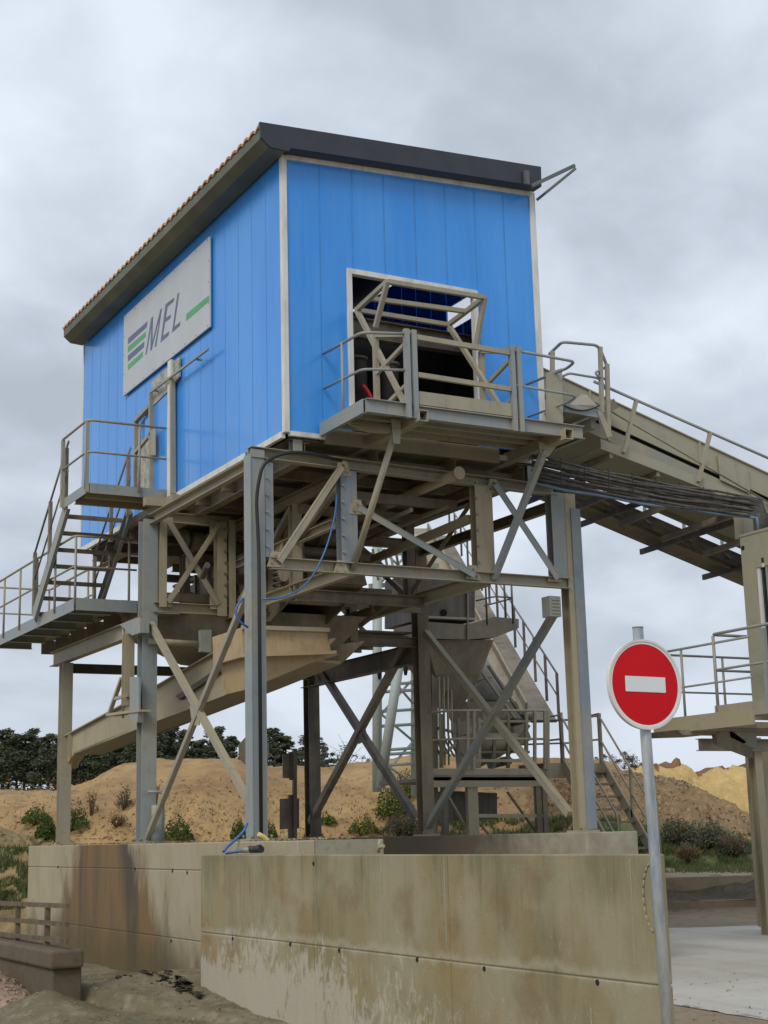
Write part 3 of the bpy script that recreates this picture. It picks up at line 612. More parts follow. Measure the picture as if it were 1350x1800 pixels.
p = at(650, 690, Y=18.3); single('red_hose', MB().tube(smooth_path([p+V((-.12, 0, .1)), p+V((-.05, 0, .03)), p+V((.03, 0, -.1)), p+V((.05, 0, -.3))], .1), .035, 8), 'red_plastic', 'short red hose end low in the front opening', 'hose')
# ================================================================ FRONT PLATFORM
pf = thing('front_platform', 'galvanised loading platform with railing below the front opening', 'platform', (10.8, 17.2, 7.4))
PZ = 7.60; PYF = 16.62
link('floor_plate', MB().prism([V((8.97, 17.96, PZ-.02)), V((8.97, 16.66, PZ-.02)), V((12.40, 16.66, PZ-.02)), V((12.40, 17.96, PZ-.02))], (0, 0, .012)), 'dusty_steel', pf)
link('edge_channel', MB().channel((8.94, 16.62, PZ-.09), (12.44, 16.62, PZ-.09), .06, .19, side=-1), 'galvanised', pf)
link('edge_channel', MB().channel((8.94, 16.66, PZ-.09), (8.94, 17.95, PZ-.09), .06, .19, side=-1), 'galvanised', pf)
link('edge_channel', MB().channel((12.42, 16.66, PZ-.09), (12.42, 17.95, PZ-.09), .06, .19), 'galvanised', pf)
for y in (16.9, 17.15, 17.42, 17.7): link('floor_rib', MB().angle((9.0, y, PZ-.07), (12.4, y, PZ-.07), .08), 'dusty_steel', pf)
for x in (9.74, 12.10):
    mb = MB(); a = V((x, 16.50, PZ-.17)); b_ = V((x, 18.9, PZ-.17)); s_ = .14; tk = .012
    mb.rect(a, b_, s_, tk, (0, 0, 1), 0, s_/2); mb.rect(a, b_, s_, tk, (0, 0, 1), 0, -s_/2); mb.rect(a, b_, tk, s_-tk, (0, 0, 1), s_/2-tk/2); mb.rect(a, b_, tk, s_-tk, (0, 0, 1), -s_/2+tk/2)
    link('box_beam', mb, 'dusty_steel', pf)
    link('beam_end_shade', MB().box(x-.055, x+.055, 16.62, 16.64, PZ-.225, PZ-.115), 'dark_void', pf)  # near-black plate paints the shade inside the hollow beam end
# raking struts of the platform
a = at(697, 752, Y=16.9); b_ = at(620, 1000, Y=17.93); link('strut', MB().tube([a, b_], .045, 10), 'dusty_steel', pf)
link('gusset', MB().prism([a+V((-.07, 0, .12)), a+V((.07, 0, .12)), a+V((.05, 0, -.22)), a+V((-.05, 0, -.22))], (0, .015, 0)), 'dusty_steel', pf)
a = at(958, 790, Y=16.95); b_ = at(868, 1018, Y=17.93); link('strut', MB().rect(a, b_, .10, .07), 'galvanised', pf)
link('gusset', MB().prism([a+V((-.10, 0, .10)), a+V((.22, 0, .08)), a+V((.05, 0, -.1)), a+V((-.08, 0, -.06))], (0, .015, 0)), 'dusty_steel', pf)
mb = MB(); mb.prism([V((8.98, 17.2, PZ-.19)), V((9.7, 16.95, PZ-.19)), V((9.45, 16.95, PZ-.34)), V((9.2, 17.05, PZ-.32))], (0, .03, 0)); link('gusset', mb, 'dusty_steel', pf)
# railing left, gate posts, gates
gx0, gx1 = 9.62, 11.31
for h, r_ in ((.98, .022), (.47, .019)):
    link('rail', MB().tube(smooth_path([V((9.00, 17.97, PZ+h+.05)), V((8.93, 16.68, PZ+h-.05)), V((gx0, 16.6, PZ+h))], .12), r_, 8), 'galvanised', pf)
    pts = [V((gx1, 16.6, PZ+h)), V((12.34, 16.6, PZ+h-.03)), V((12.42, 16.9, PZ+h-.03)), V((12.42, 17.95, PZ+h+.02))]
    link('rail', MB().tube(smooth_path(pts, .1), r_, 8), 'galvanised', pf)
link('stay', MB().tube([V((8.95, 17.3, PZ-.2)), V((8.95, 17.3, PZ+.98))], .02, 8), 'galvanised', pf)
link('stay', MB().tube([V((12.42, 17.3, PZ-.2)), V((12.42, 17.3, PZ+.95))], .02, 8), 'galvanised', pf)
for x in (gx0, gx1):
    for dx in (-.055, .055): link('gate_post', MB().rect((x+dx, 16.6, PZ-.2), (x+dx, 16.6, PZ+1.04), .07, .07), 'galvanised', pf)
for z, hh in ((PZ+.93, .07), (PZ+.40, .065)): link('gate_bar', MB().rect((gx0+.1, 16.6, z+.02), (gx1-.1, 16.6, z), .05, hh), 'dusty_steel', pf)
link('toe_board', MB().box(gx0+.1, gx1-.1, 16.59, 16.60, PZ-.02, PZ+.19), 'dusty_steel', pf)
# tilting guard frame
tg = thing('tilting_gate', 'grey tubular up and over safety gate raised in the front opening', 'gate', (10.5, 17.3, PZ))
A_, C_, B_, D_ = V((9.5, 16.96, 9.43)), V((9.5, 17.88, 9.36)), V((11.5, 17.2, 9.55)), V((11.5, 18.35, 9.5))
B_ = at(852, 523, Y=17.1); D_ = at(788, 571, Y=18.1); A_ = at(681, 495, Y=16.96); C_ = at(627, 545, Y=17.9)
def gb(a, b_, s_=.062, m='dusty_steel'): link('frame_bar', MB().rect(a, b_, s_, s_), m, tg)
gb(A_, B_); gb(C_, D_); gb(A_, C_); gb(B_, D_); e0 = C_.lerp(A_, .42); e1 = D_.lerp(B_, .5); gb(e0, e1)
P1 = at(660, 575, Y=17.32); P2 = at(836, 614, Y=17.3); gb(A_, P1); gb(B_, P2)
gb(C_, at(714, 714, Y=16.66)); gb(D_, at(890, 732, Y=16.66))
for x, px in ((gx0, 660), (gx1, 845)):
    p = at(px, 600, Y=17.35); zt = PZ+1.18
    gb(V((p.x, 17.35, PZ)), V((p.x, 17.35, zt)), .07); gb(V((p.x, 17.35, zt)), V((x, 16.62, PZ+.98)))
    gb(V((p.x, 17.33, PZ+.62)), V((x, 16.64, PZ+.9)), .05); gb(V((p.x, 17.33, PZ+.05)), V((x, 16.64, PZ+.32)), .05)
# ================================================================ STEEL SUPPORT FRAME
fr_ = thing('support_frame', 'tall bolted steel frame of columns and braces carrying the blue house', 'frame', (10.5, 22, 2))
XL, XR = 7.95, 13.07; YA, YC, YF = 18.0, 22.2, 26.5
def col(name, x, y, z0, z1, m, s_=.2, up=(0, 1, 0)):
    o = link(name, MB().ibeam((x, y, z0), (x, y, z1), s_, s_, .014, up), m, fr_); return o
def bplate(x, y, z=1.965, m='tan_steel'):
    link('base_plate', MB().box(x-.17, x+.17, y-.17, y+.17, z-.01, z+.02), m, fr_)
    for dx in (-.135, .135):
        for dy in (-.135, .135): link('anchor_bolt', MB().tube([V((x+dx, y+dy, z+.02)), V((x+dx, y+dy, z+.07))], .016, 6), 'brown_steel', fr_)
c = col('column', XL, YA, 1.97, 7.12, 'galvanised'); bplate(XL, YA)
# lateral flange plate with bolts on the near left column
link('flange_plate', MB().box(XL-.115, XL-.10, YA-.11, YA+.11, 1.97, 7.05), 'galvanised', fr_)
col('column', XR, YA, 1.97, 6.95, 'tan_steel'); bplate(XR, YA); link('flange_plate', MB().box(XR-.005, XR+.165, YA-.125, YA-.102, 1.99, 6.72), 'galvanised_blue', fr_)
col('column', XL, YC, 1.97, 6.98, 'galvanised', .24); bplate(XL, YC)
col('column', XL, YF, 1.97, 5.18, 'dusty_steel'); bplate(XL, YF)
col('column', XR, YC+.3, 1.97, 7.0, 'brown_steel', .22); bplate(XR, YC+.3)
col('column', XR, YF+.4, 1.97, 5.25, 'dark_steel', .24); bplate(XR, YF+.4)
# front truss
ZB, ZT = 5.57, 7.0
link('bottom_chord', MB().channel((8.12, 17.9, ZB), (12.98, 17.9, ZB), .1, .16, side=-1), 'dusty_steel', fr_)
link('top_chord', MB().channel((XL-.1, 17.95, 7.08), (12.85, 17.95, 6.98), .14, .15, side=-1), 'dusty_steel', fr_)
for px0, px1, x0_, x1_, m in ((464, 478, None, None, 'galvanised_blue'), (597, 625, None, None, 'galvanised_blue'), (833, 863, None, None, 'tan_steel'), (966, 990, None, None, 'galvanised')):
    a = at(px0, 900, Y=17.95).x; b_ = at(px1, 900, Y=17.95).x
    link('truss_post', MB().ibeam(((a+b_)/2, 17.98, ZB+.08), ((a+b_)/2, 17.98, ZT-.05), b_-a, .16, .012, (0, 1, 0)), m, fr_)
    if px0 in (464, 597, 833):                                   # splice strip and its bolt row
        xs_ = a+.02
        for k in range(6):
            z = ZB+.22+k*.235; link('bolt', MB().tube([V((xs_, 17.86, z)), V((xs_, 17.91, z))], .017, 6), 'galvanised', fr_)
def brace(p, q, m='dusty_steel', w_=.075, kind='angle', up=(0, 1, 0)):
    mb = MB()
    if kind == 'angle': mb.angle(p, q, w_, .01, up)
    elif kind == 'flat': mb.rect(p, q, w_, .012, up)
    else: mb.tube([p, q], w_/2, 8)
    link('brace', mb, m, fr_)
brace(at(490, 988, Y=17.86), at(600, 822, Y=17.86), w_=.08)
brace(at(628, 893, Y=17.86), at(832, 1012, Y=17.86), 'galvanised', .09)
brace(at(868, 852, Y=17.86), at(978, 1018, Y=17.86), 'galvanised', .10)
for px, py in ((485, 985), (600, 1000), (628, 893), (603, 825), (832, 1008), (868, 856), (975, 1012)):
    p = at(px, py, Y=17.89); link('gusset', MB().prism([p+V((-.13, 0, -.09)), p+V((.13, 0, -.09)), p+V((.06, 0, .12)), p+V((-.06, 0, .12))], (0, .012, 0)), 'tan_steel', fr_)
    for bx_, bz_ in ((-.06, -.04), (.06, -.04), (0, .06)): q = p+V((bx_, 0, bz_)); link('bolt', MB().tube([q+V((0, -.02, 0)), q], .016, 6), 'brown_steel', fr_)
# rear transverse truss at the middle columns (left part with X)
for a, b_ in (((8.0, 7.02), (9.3, 7.02)), ((8.0, ZB), (9.35, ZB))): link('cross_beam', MB().channel((a[0], 22.05, a[1]), (b_[0], 22.05, b_[1]), .1, .16, side=-1), 'tan_steel', fr_)
link('truss_post', MB().ibeam((8.13, 22.05, ZB), (8.13, 22.05, 7.0), .12, .12, .01, (0, 1, 0)), 'tan_steel', fr_)
link('truss_post', MB().ibeam((9.12, 22.05, ZB-.1), (9.12, 22.05, 7.0), .16, .16, .01, (0, 1, 0)), 'tan_steel', fr_)
link('truss_post', MB().rect((9.30, 22.0, ZB-.12), (9.30, 22.0, 7.05), .1, .08, (0, 1, 0)), 'tan_steel', fr_)
brace(V((8.2, 22.0, 6.95)), V((9.05, 22.0, 5.65)), 'dusty_steel', .09); brace(V((9.05, 21.97, 6.95)), V((8.2, 21.97, 5.65)), 'tan_steel', .08)
for x, z in ((8.2, 6.92), (9.03, 6.92), (8.2, 5.68), (9.03, 5.68), (8.62, 6.30)): link('gusset', MB().box(x-.1, x+.1, 22.02, 22.032, z-.1, z+.1), 'tan_steel', fr_)
for k in range(7): link('bolt', MB().tube([V((9.16, 21.94, 5.8+k*.18)), V((9.16, 21.97, 5.8+k*.18))], .018, 6), 'brown_steel', fr_)
# longitudinal beams
link('long_beam', MB().channel((9.38, 17.98, ZB), (9.38, 26.4, ZB), .1, .18), 'tan_steel', fr_)
link('long_beam', MB().channel((9.38, 18.05, 6.95), (9.38, 26.4, 6.95), .1, .16), 'brown_steel', fr_)
link('long_beam', MB().channel((9.42, 18.6, 6.33), (9.42, 22.4, 6.33), .09, .13), 'tan_steel', fr_)
link('long_beam', MB().channel((11.6, 17.98, ZB), (11.6, 26.6, ZB), .1, .2), 'tan_steel', fr_)
link('long_beam', MB().channel((11.6, 18.05, 6.95), (11.6, 26.4, 6.95), .1, .16), 'brown_steel', fr_)
link('long_beam', MB().rect(at(826, 912, Y=18.1), at(640, 990, X=11.35), .09, .12), 'tan_steel', fr_)
link('long_beam', MB().ibeam((XL, 22.3, 5.33), (XL, 27.3, 5.33), .16, .26), 'dusty_steel', fr_)
link('long_beam', MB().channel((XR, 18.1, 6.85), (XR, 22.4, 6.85), .1, .16), 'brown_steel', fr_)
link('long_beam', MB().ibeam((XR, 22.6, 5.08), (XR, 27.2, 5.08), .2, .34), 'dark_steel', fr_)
link('long_beam', MB().channel((XL+.02, 18.1, 6.98), (XL+.02, 22.1, 6.98), .1, .16), 'dusty_steel', fr_)
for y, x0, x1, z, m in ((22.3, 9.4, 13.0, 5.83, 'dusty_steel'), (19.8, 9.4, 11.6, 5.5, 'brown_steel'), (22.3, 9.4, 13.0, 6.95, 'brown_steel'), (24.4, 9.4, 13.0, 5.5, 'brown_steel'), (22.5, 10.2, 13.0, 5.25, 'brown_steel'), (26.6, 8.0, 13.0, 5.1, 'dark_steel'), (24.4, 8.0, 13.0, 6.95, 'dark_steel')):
    link('cross_beam', MB().channel((x0, y, z), (x1, y, z), .1, .17, side=-1), m, fr_)
for x, y, z0, z1, m in ((9.42, 19.85, ZB, 6.9, 'dusty_steel'), (9.42, 24.4, ZB, 6.9, 'brown_steel'), (11.62, 20.3, ZB, 6.9, 'brown_steel'), (11.62, 24.4, ZB, 6.9, 'dark_steel'), (11.62, 22.3, 5.2, 6.9, 'brown_steel')):
    link('truss_post', MB().ibeam((x, y, z0), (x, y, z1), .15, .15, .01, (0, 1, 0)), m, fr_)
brace(V((9.4, 19.9, 6.85)), V((9.4, 21.9, 5.7)), 'brown_steel', .08, up=(1, 0, 0)); brace(V((9.38, 18.2, 6.85)), V((9.38, 19.7, 6.3)), 'brown_steel', .07, up=(1, 0, 0))
brace(V((11.62, 20.4, 5.7)), V((11.62, 22.2, 6.85)), 'brown_steel', .08, up=(1, 0, 0)); brace(V((11.62, 20.2, 5.7)), V((11.62, 18.2, 6.85)), 'brown_steel', .08, up=(1, 0, 0))
for k, y in enumerate(frange(18.7, 26.2, 8)):
    link('deck_beam', MB().channel((9.45, y, 6.80), (11.55, y, 6.80), .08, .14), 'brown_steel', fr_)
for x, z in ((9.9, 6.65), (10.6, 6.60), (11.2, 6.68)): link('conduit', MB().tube([V((x, 18.4, z)), V((x, 22, z-.03)), V((x, 26.2, z))], .035, 8), 'brown_steel', fr_)
for y in (23.4, 24.9, 26.3): link('cross_beam', MB().channel((9.4, y, 6.25), (13.0, y, 6.25), .09, .15), 'brown_steel', fr_)
brace(V((11.7, 22.3, 6.9)), V((13.0, 22.3, 5.95)), 'brown_steel', .08); brace(V((9.5, 24.4, 6.85)), V((11.5, 24.4, 5.65)), 'brown_steel', .08); brace(V((11.6, 24.4, 6.85)), V((13.0, 24.4, 5.65)), 'brown_steel', .08)
link('inner_grating', MB().box(11.7, 12.95, 22.6, 26.5, 5.42, 5.45), 'brown_steel', fr_)
for k in range(9): link('grating_bearer', MB().rect((11.65, 22.8+k*.45, 5.36), (13.0, 22.8+k*.45, 5.36), .05, .08), 'brown_steel', fr_)
# side X braces
brace(V((XL, YC-.15, 5.30)), V((XL, YA+.1, 2.33)), 'dusty_steel', .085, up=(1, 0, 0)); brace(V((XL-.01, YA+.1, 5.35)), V((XL-.01, YC-.1, 2.05)), 'dusty_steel', .075, up=(1, 0, 0))
link('gusset', MB().prism([at(333, 1240, X=XL-.03), at(352, 1240, X=XL-.03), at(350, 1275, X=XL-.03), at(338, 1275, X=XL-.03)], (.012, 0, 0)), 'tan_steel', fr_)
brace(at(748, 1112, X=XR), at(1002, 1432, X=XR), 'dusty_steel', .10, up=(1, 0, 0)); brace(at(974, 1078, X=XR-.02), at(752, 1452, X=XR-.02), 'galvanised', .10, up=(1, 0, 0))
link('gusset', MB().prism([at(848, 1245, X=XR-.05), at(872, 1258, X=XR-.05), at(872, 1275, X=XR-.05), at(850, 1275, X=XR-.05)], (.012, 0, 0)), 'tan_steel', fr_)
brace(at(558, 1168, X=XR), at(733, 1442, X=XR), 'dark_steel', .12, up=(1, 0, 0)); brace(at(716, 1128, X=XR-.02), at(546, 1445, X=XR-.02), 'brown_steel', .12, up=(1, 0, 0))
link('gusset', MB().prism([at(626, 1285, X=XR-.05), at(642, 1282, X=XR-.05), at(646, 1300, X=XR-.05), at(630, 1308, X=XR-.05)], (.012, 0, 0)), 'dark_steel', fr_)
p = at(962, 1047, Y=17.85); link('louvre_box', MB().box(p.x, p.x+.2, 17.8, 18.0, 5.05, 5.35), 'galvanised', fr_)
for k in range(5): link('louvre', MB().box(p.x+.03, p.x+.17, 17.785, 17.8, 5.09+k*.05, 5.105+k*.05), 'dusty_steel', fr_)
# bracket, side hanger and ladder piece on the middle left column
p = at(228, 1110, X=7.75)
t = thing('pivot_hanger', 'dusty steel hanger with a turnbuckle beside the middle left column', 'bracket', (p.x, p.y, 3.6))
link('hanger_beam', MB().ibeam(at(226, 1115, X=7.78), at(224, 1240, X=7.78), .16, .14, .01, (0, 1, 0)), 'tan_steel', t)
link('cap_plate', MB().prism([at(210, 1098, X=7.7), at(246, 1085, X=7.7), at(246, 1112, X=7.7), at(232, 1117, X=7.7)], (.15, 0, 0)), 'galvanised', t)
link('bracket_plate', MB().prism([at(228, 1190, X=7.72), at(244, 1190, X=7.72), at(244, 1248, X=7.72), at(228, 1248, X=7.72)], (.03, 0, 0)), 'galvanised', t)
link('foot_plate', MB().prism([at(186, 1254, X=7.7), at(244, 1247, X=7.7), at(244, 1251, X=7.7), at(186, 1259, X=7.7)], (.2, 0, 0)), 'tan_steel', t)
link('stay', MB().rect(at(214, 1192, X=7.75), at(193, 1252, X=7.75), .06, .05), 'tan_steel', t); link('stay', MB().rect(at(203, 1228, X=7.75), at(226, 1222, X=7.75), .05, .05), 'tan_steel', t)
link('rod', MB().tube([at(217, 1100, X=7.75), at(216, 1262, X=7.75)], .022, 8), 'tan_steel', t)
link('knee_plate', MB().prism([at(222, 1250, X=7.72), at(243, 1250, X=7.72), at(241, 1270, X=7.72), at(235, 1270, X=7.72)], (.1, 0, 0)), 'galvanised', t)
# ================================================================ LEFT STAIR LANDINGS
ul = thing('upper_landing', 'small railed landing outside the side door of the blue house', 'landing', (7.7, 23, 7.4))
UZ = 7.56; LX = 7.0
link('floor_plate', MB().box(LX+.02, 8.36, 22.42, 23.62, UZ-.03, UZ-.015), 'dusty_steel', ul)
link('edge_plate', MB().prism([V((LX+.06, 22.40, UZ-.16)), V((8.36, 22.40, UZ-.16)), V((8.36, 22.40, UZ)), V((LX+.06, 22.40, UZ))], (0, .012, 0)), 'galvanised', ul)
link('edge_plate', MB().box(LX, LX+.012, 22.46, 23.75, UZ-.16, UZ), 'galvanised', ul); link('edge_plate', MB().prism([V((LX, 22.46, UZ-.16)), V((LX+.06, 22.40, UZ-.16)), V((LX+.06, 22.40, UZ)), V((LX, 22.46, UZ))], (.01, .01, 0)), 'galvanised', ul)
for y in (22.7, 23.2): link('bearer', MB().channel((LX+.05, y, UZ-.11), (8.36, y, UZ-.11), .07, .14), 'tan_steel', ul)
link('box_beam', MB().rect((7.9, 22.25, 7.30), (9.6, 22.25, 7.30), .14, .14), 'tan_steel', ul)
link('box_beam', MB().rect((8.3, 21.9, 7.32), (8.3, 24.2, 7.32), .12, .12), 'dusty_steel', ul)
railing(ul, [V((8.30, 22.36, UZ)), V((LX-.02, 22.36, UZ)), V((LX-.02, 23.7, UZ))], 1.02, (.17, .52), .5, mat='dusty_steel')
for p in (V((LX-.0, 22.42, UZ)), V((LX-.02, 23.68, UZ))): link('post', MB().angle(p-V((0, 0, .15)), p+V((0, 0, 1.0)), .055, .008), 'dusty_steel', ul)
# stairs: treads one by one
stp = thing('steel_stairs', 'open grey steel stairs between the upper and the long lower landing', 'stairs', (7.7, 24.6, 5.9))
LZ = 5.88
y0s, y1s = 23.72, 25.45; nst = 7
for i in range(nst):
    k = (i+.9)/nst; y = y0s+(y1s-y0s)*k; z = UZ-(UZ-LZ)*k*1.0+.02
    mb = MB().box(7.12, 8.10, y-.02, y+.22, z-.025, z); mb.box(7.12, 8.10, y-.03, y-.02, z-.075, z+.0); link('tread', mb, 'brown_steel', stp)
for x in (7.07, 8.15):
    link('stringer', MB().channel((x, y0s-.05, UZ-.1), (x, y1s+.05, LZ-.02), .06, .22, side=(1 if x > 8 else -1)), 'galvanised', stp)
    pth = [V((x, y0s-.05, UZ+.0)), V((x, y1s+.2, LZ+.05))]
    railing(stp, pth, 1.0, (.05, .5, .95), .5, .019, 'brown_steel', ang=True)
ll = thing('lower_landing', 'long grey steel landing with railing leading off to the left', 'landing', (7.7, 27, 5.7))
link('floor_plate', MB().box(7.17, 8.3, 23.52, 28.9, LZ-.03, LZ-.015), 'dusty_steel', ll)
link('edge_plate', MB().box(7.15, 7.165, 23.5, 28.9, LZ-.20, LZ), 'galvanised', ll); link('edge_plate', MB().box(7.17, 8.2, 23.42, 23.435, LZ-.20, LZ), 'galvanised', ll)
for i in range(6):
    y = 23.75+i*.95; link('bearer', MB().box(7.17, 7.86, y, y+.012, LZ-.20, LZ-.035), 'galvanised', ll)
    link('bearer_flange', MB().box(7.17, 7.86, y-.05, y+.06, LZ-.212, LZ-.202), 'galvanised', ll); link('rear_bearer', MB().box(8.05, 8.6, y, y+.012, LZ-.3, LZ-.035), 'brown_steel', ll)
railing(ll, [V((8.2, 23.45, LZ)), V((7.14, 23.45, LZ)), V((7.14, 28.9, LZ))], 1.03, (.02, .16, .33, .50, .67, .84, .99), .52, mat='dusty_steel')
railing(ll, [V((8.3, 26.2, LZ)), V((8.3, 28.9, LZ)), V((7.14, 28.9, LZ))], 1.03, (.05, .35, .7), .52, mat='dusty_steel')
# ================================================================ MACHINERY UNDER THE HOUSE
lm = thing('washing_screen', 'dark brown screening machine hanging inside the steel frame under the house', 'machine', (10.5, 22, 5.3))
prof = [(20.3, 5.75), (20.3, 6.45), (20.8, 6.75), (25.2, 6.45), (25.2, 5.55), (21.5, 5.35)]
for x in (9.75, 10.75): link('side_plate', MB().prism([V((x, y, z)) for y, z in prof], (.03, 0, 0)), 'brown_steel', lm)
link('deck', MB().prism([V((9.79, 20.4, 6.2)), V((9.79, 25.1, 6.0)), V((9.79, 25.1, 5.6)), V((9.79, 20.4, 5.8))], (.95, 0, 0)), 'dark_steel', lm)
for i in range(8):
    y = 20.4+i*.6; link('rib', MB().rect((9.71, y, 5.55), (9.71, y+.03, 6.6), .05, .06), 'brown_steel', lm)
for y, z in ((20.5, 6.3), (21, 5.65), (22.6, 6.2), (24, 5.7)): link('cross_tube', MB().tube([V((9.5, y, z)), V((11.0, y, z))], .09, 12), 'brown_steel', lm)
for x in (9.62, 10.9):
    for y in (20.9, 23.8):
        c_ = [V((x+.09*math.cos(q*.8), y+.09*math.sin(q*.8), 5.62+q*.011)) for q in range(44)]
        link('coil_spring', MB().tube(c_, .018, 5), 'dark_steel', lm)
link('front_lip', MB().prism([V((9.8, 20.0, 5.75)), V((9.8, 20.28, 5.75)), V((9.8, 20.28, 6.1)), V((9.8, 20.15, 6.1))], (.9, 0, 0)), 'brown_steel', lm)
link('drive_drum', MB().tube([V((9.9, 20.6, 6.6)), V((10.6, 20.6, 6.6))], .2, 18), 'dark_steel', lm)
link('shaft_guard', MB().tube([V((9.5, 20.4, 6.1)), V((9.7, 20.4, 6.1))], .3, 20), 'brown_steel', lm)
# inclined ribbed grate at the left
gr = MB(); g0 = at(470, 945, Y=21.3); g1 = at(520, 985, Y=20.9)
link('grate_panel', MB().prism([at(452, 925, Y=21), at(500, 912, Y=21), at(520, 975, Y=21), at(470, 1000, Y=21)], (0, .03, 0)), 'dark_steel', lm)
for k in range(5):
    a = at(455+k*6, 935+k*13, Y=20.95); b_ = at(498+k*5, 918+k*13, Y=20.95); link('grate_bar', MB().rect(a, b_, .03, .035), 'ochre_steel', lm)
for x0, x1, y0, y1, z0, z1 in ((9.9, 10.5, 22.9, 25, 5.75, 6.75), (10.9, 12.1, 23.4, 25.0, 6.2, 6.9), (10.7, 11.7, 22.7, 24.5, 5.2, 5.7)): link('drive_casing', MB().box(x0, x1, y0, y1, z0, z1), 'dark_steel', lm, bevel=.03)
# motors and clutter
for i, (px, py, y, r_) in enumerate(((560, 940, 20.5, .17), (430, 930, 22.8, .2), (330, 950, 23.5, .16))):
    p = at(px, py, Y=y); mb = MB().tube([p, p+V((.5, .05, .02))], r_, 16); link('motor', mb, 'brown_steel', lm)
    link('motor_flange', MB().tube([p+V((-.06, 0, 0)), p+V((0, 0, 0))], r_*1.2, 16), 'dark_steel', lm)
for i in range(10):
    a = V((random.uniform(8.4, 11.4), random.uniform(19, 25), random.uniform(5.6, 6.9))); d = V((random.uniform(-.6, .6), random.uniform(-1.2, 1.2), random.uniform(-.5, .5)))
    link('pipe_run', MB().tube([a, a+d*.5, a+d], random.uniform(.03, .06), 8), random.choice(['brown_steel', 'dark_steel']), lm)
for y in (23.0, 24.0, 25.2): link('cross_beam', MB().channel((8.1, y, 5.9), (9.7, y, 5.9), .1, .14), 'brown_steel', lm)
# water main with flange
a = at(806, 832, Y=17.55); wp = single('water_main', MB().tube([a, V((11.05, 22.5, a.z+.02))], .075, 14).tube([a+V((0, -.03, 0)), a+V((0, 0, 0))], .095, 14), 'tan_steel', 'capped tan pipe end poking out under the front platform', 'pipe')
# hoppers
hp_ = thing('collection_hopper', 'ochre crusted steel hopper box hanging under the screen', 'hopper', (10, 20.5, 4.3))
pts = [at(424, 1103, Y=19.6), at(574, 1108, Y=19.6), at(583, 1147, Y=19.6), at(426, 1155, Y=19.6)]
link('hopper_body', MB().prism(pts, (0, 1.1, 0)), 'ochre_steel', hp_, bevel=.01)
link('rim', MB().rect(pts[3]+V((0, -.03, .02)), pts[2]+V((.05, -.03, 0)), .08, .05), 'ochre_steel', hp_); link('rim', MB().rect(pts[0]+V((0, -.03, 0)), pts[1]+V((.02, -.03, 0)), .08, .06), 'tan_steel', hp_)
pts = [at(430, 1152, Y=19.8), at(600, 1150, Y=19.8), at(548, 1165, Y=19.8), at(436, 1212, Y=19.8)]
link('outlet_chute', MB().prism(pts, (0, .9, 0)), 'ochre_steel', hp_, bevel=.01)
link('back_chute', MB().loft([[V((9.7, 21.5, 5.5)), V((11.5, 21.5, 5.5)), V((11.5, 24.6, 5.5)), V((9.7, 24.6, 5.5))], [V((10.1, 21.8, 4.9)), V((11.0, 21.8, 4.9)), V((11.0, 23.6, 4.9)), V((10.1, 23.6, 4.9))]]), 'brown_steel', hp_)
link('side_box', MB().prism([at(262, 1085, Y=22.4), at(434, 1075, Y=22.4), at(434, 1160, Y=22.4), at(372, 1152, Y=22.4), at(265, 1100, Y=22.4)], (0, 1.4, 0)), 'brown_steel', hp_)
link('side_pipe', MB().tube([at(262, 1127, Y=22), at(346, 1132, Y=22)], .05, 10), 'tan_steel', hp_)
link('junction_box', MB().prism([at(353, 1107, Y=21.9), at(372, 1107, Y=21.9), at(372, 1147, Y=21.9), at(353, 1145, Y=21.9)], (0, .1, 0)), 'grey_paint', hp_)
# launder: a long sloping trough down to the far left leg
PA, PB = V((8.02, 26.25, 0)), V((9.75, 19.9, 0)); dl = (PB-PA).normalized(); nl = V((dl.y, -dl.x, 0))
def lp(px, py):
    d = ray(px, py); t_ = (PA-CAM).dot(nl)/d.dot(nl); return CAM+d*t_
la = thing('sloping_launder', 'tan steel launder trough sloping down to the far left leg', 'chute', tuple(lp(240, 1265)))
link('side_plate', MB().prism([lp(*q) for q in ((112, 1297), (200, 1252), (262, 1216), (372, 1152), (405, 1133), (500, 1128), (590, 1122), (548, 1163), (436, 1209), (330, 1250), (240, 1282), (130, 1326))], nl*-.02), 'tan_steel', la)
link('trough_bottom', MB().prism([lp(*q) for q in ((130, 1326), (240, 1282), (330, 1250), (436, 1209), (548, 1163), (548, 1158), (436, 1204), (330, 1246), (240, 1278), (130, 1322))], nl*-.6), 'tan_steel', la)
link('back_plate', MB().prism([lp(*q)-nl*.6 for q in ((112, 1297), (200, 1252), (372, 1152), (590, 1122), (548, 1163), (330, 1250), (130, 1326))], nl*.02), 'brown_steel', la)
link('top_flange', MB().rect(lp(112, 1297)+nl*.02, lp(262, 1216)+nl*.02, .10, .02), 'tan_steel', la); link('top_flange', MB().rect(lp(262, 1216)+nl*.02, lp(400, 1136)+nl*.02, .10, .02), 'tan_steel', la)
link('lower_flange', MB().prism([lp(*q) for q in ((264, 1242), (313, 1238), (420, 1196), (560, 1148), (548, 1163), (436, 1209), (330, 1250), (264, 1274))], nl*.07), 'tan_steel', la)
link('stiffener', MB().prism([lp(*q) for q in ((313, 1224), (404, 1164), (436, 1158), (436, 1166), (406, 1172), (320, 1230))], nl*.06), 'dark_steel', la)
link('end_shoe', MB().prism([lp(*q) for q in ((102, 1298), (127, 1290), (128, 1328), (112, 1352), (100, 1338))], nl*-.25), 'ochre_steel', la, bevel=.01)
link('seal_flange', MB().rect(lp(127, 1290)+nl*.04, lp(125, 1330)+nl*.04, .08, .02), 'tan_steel', la)
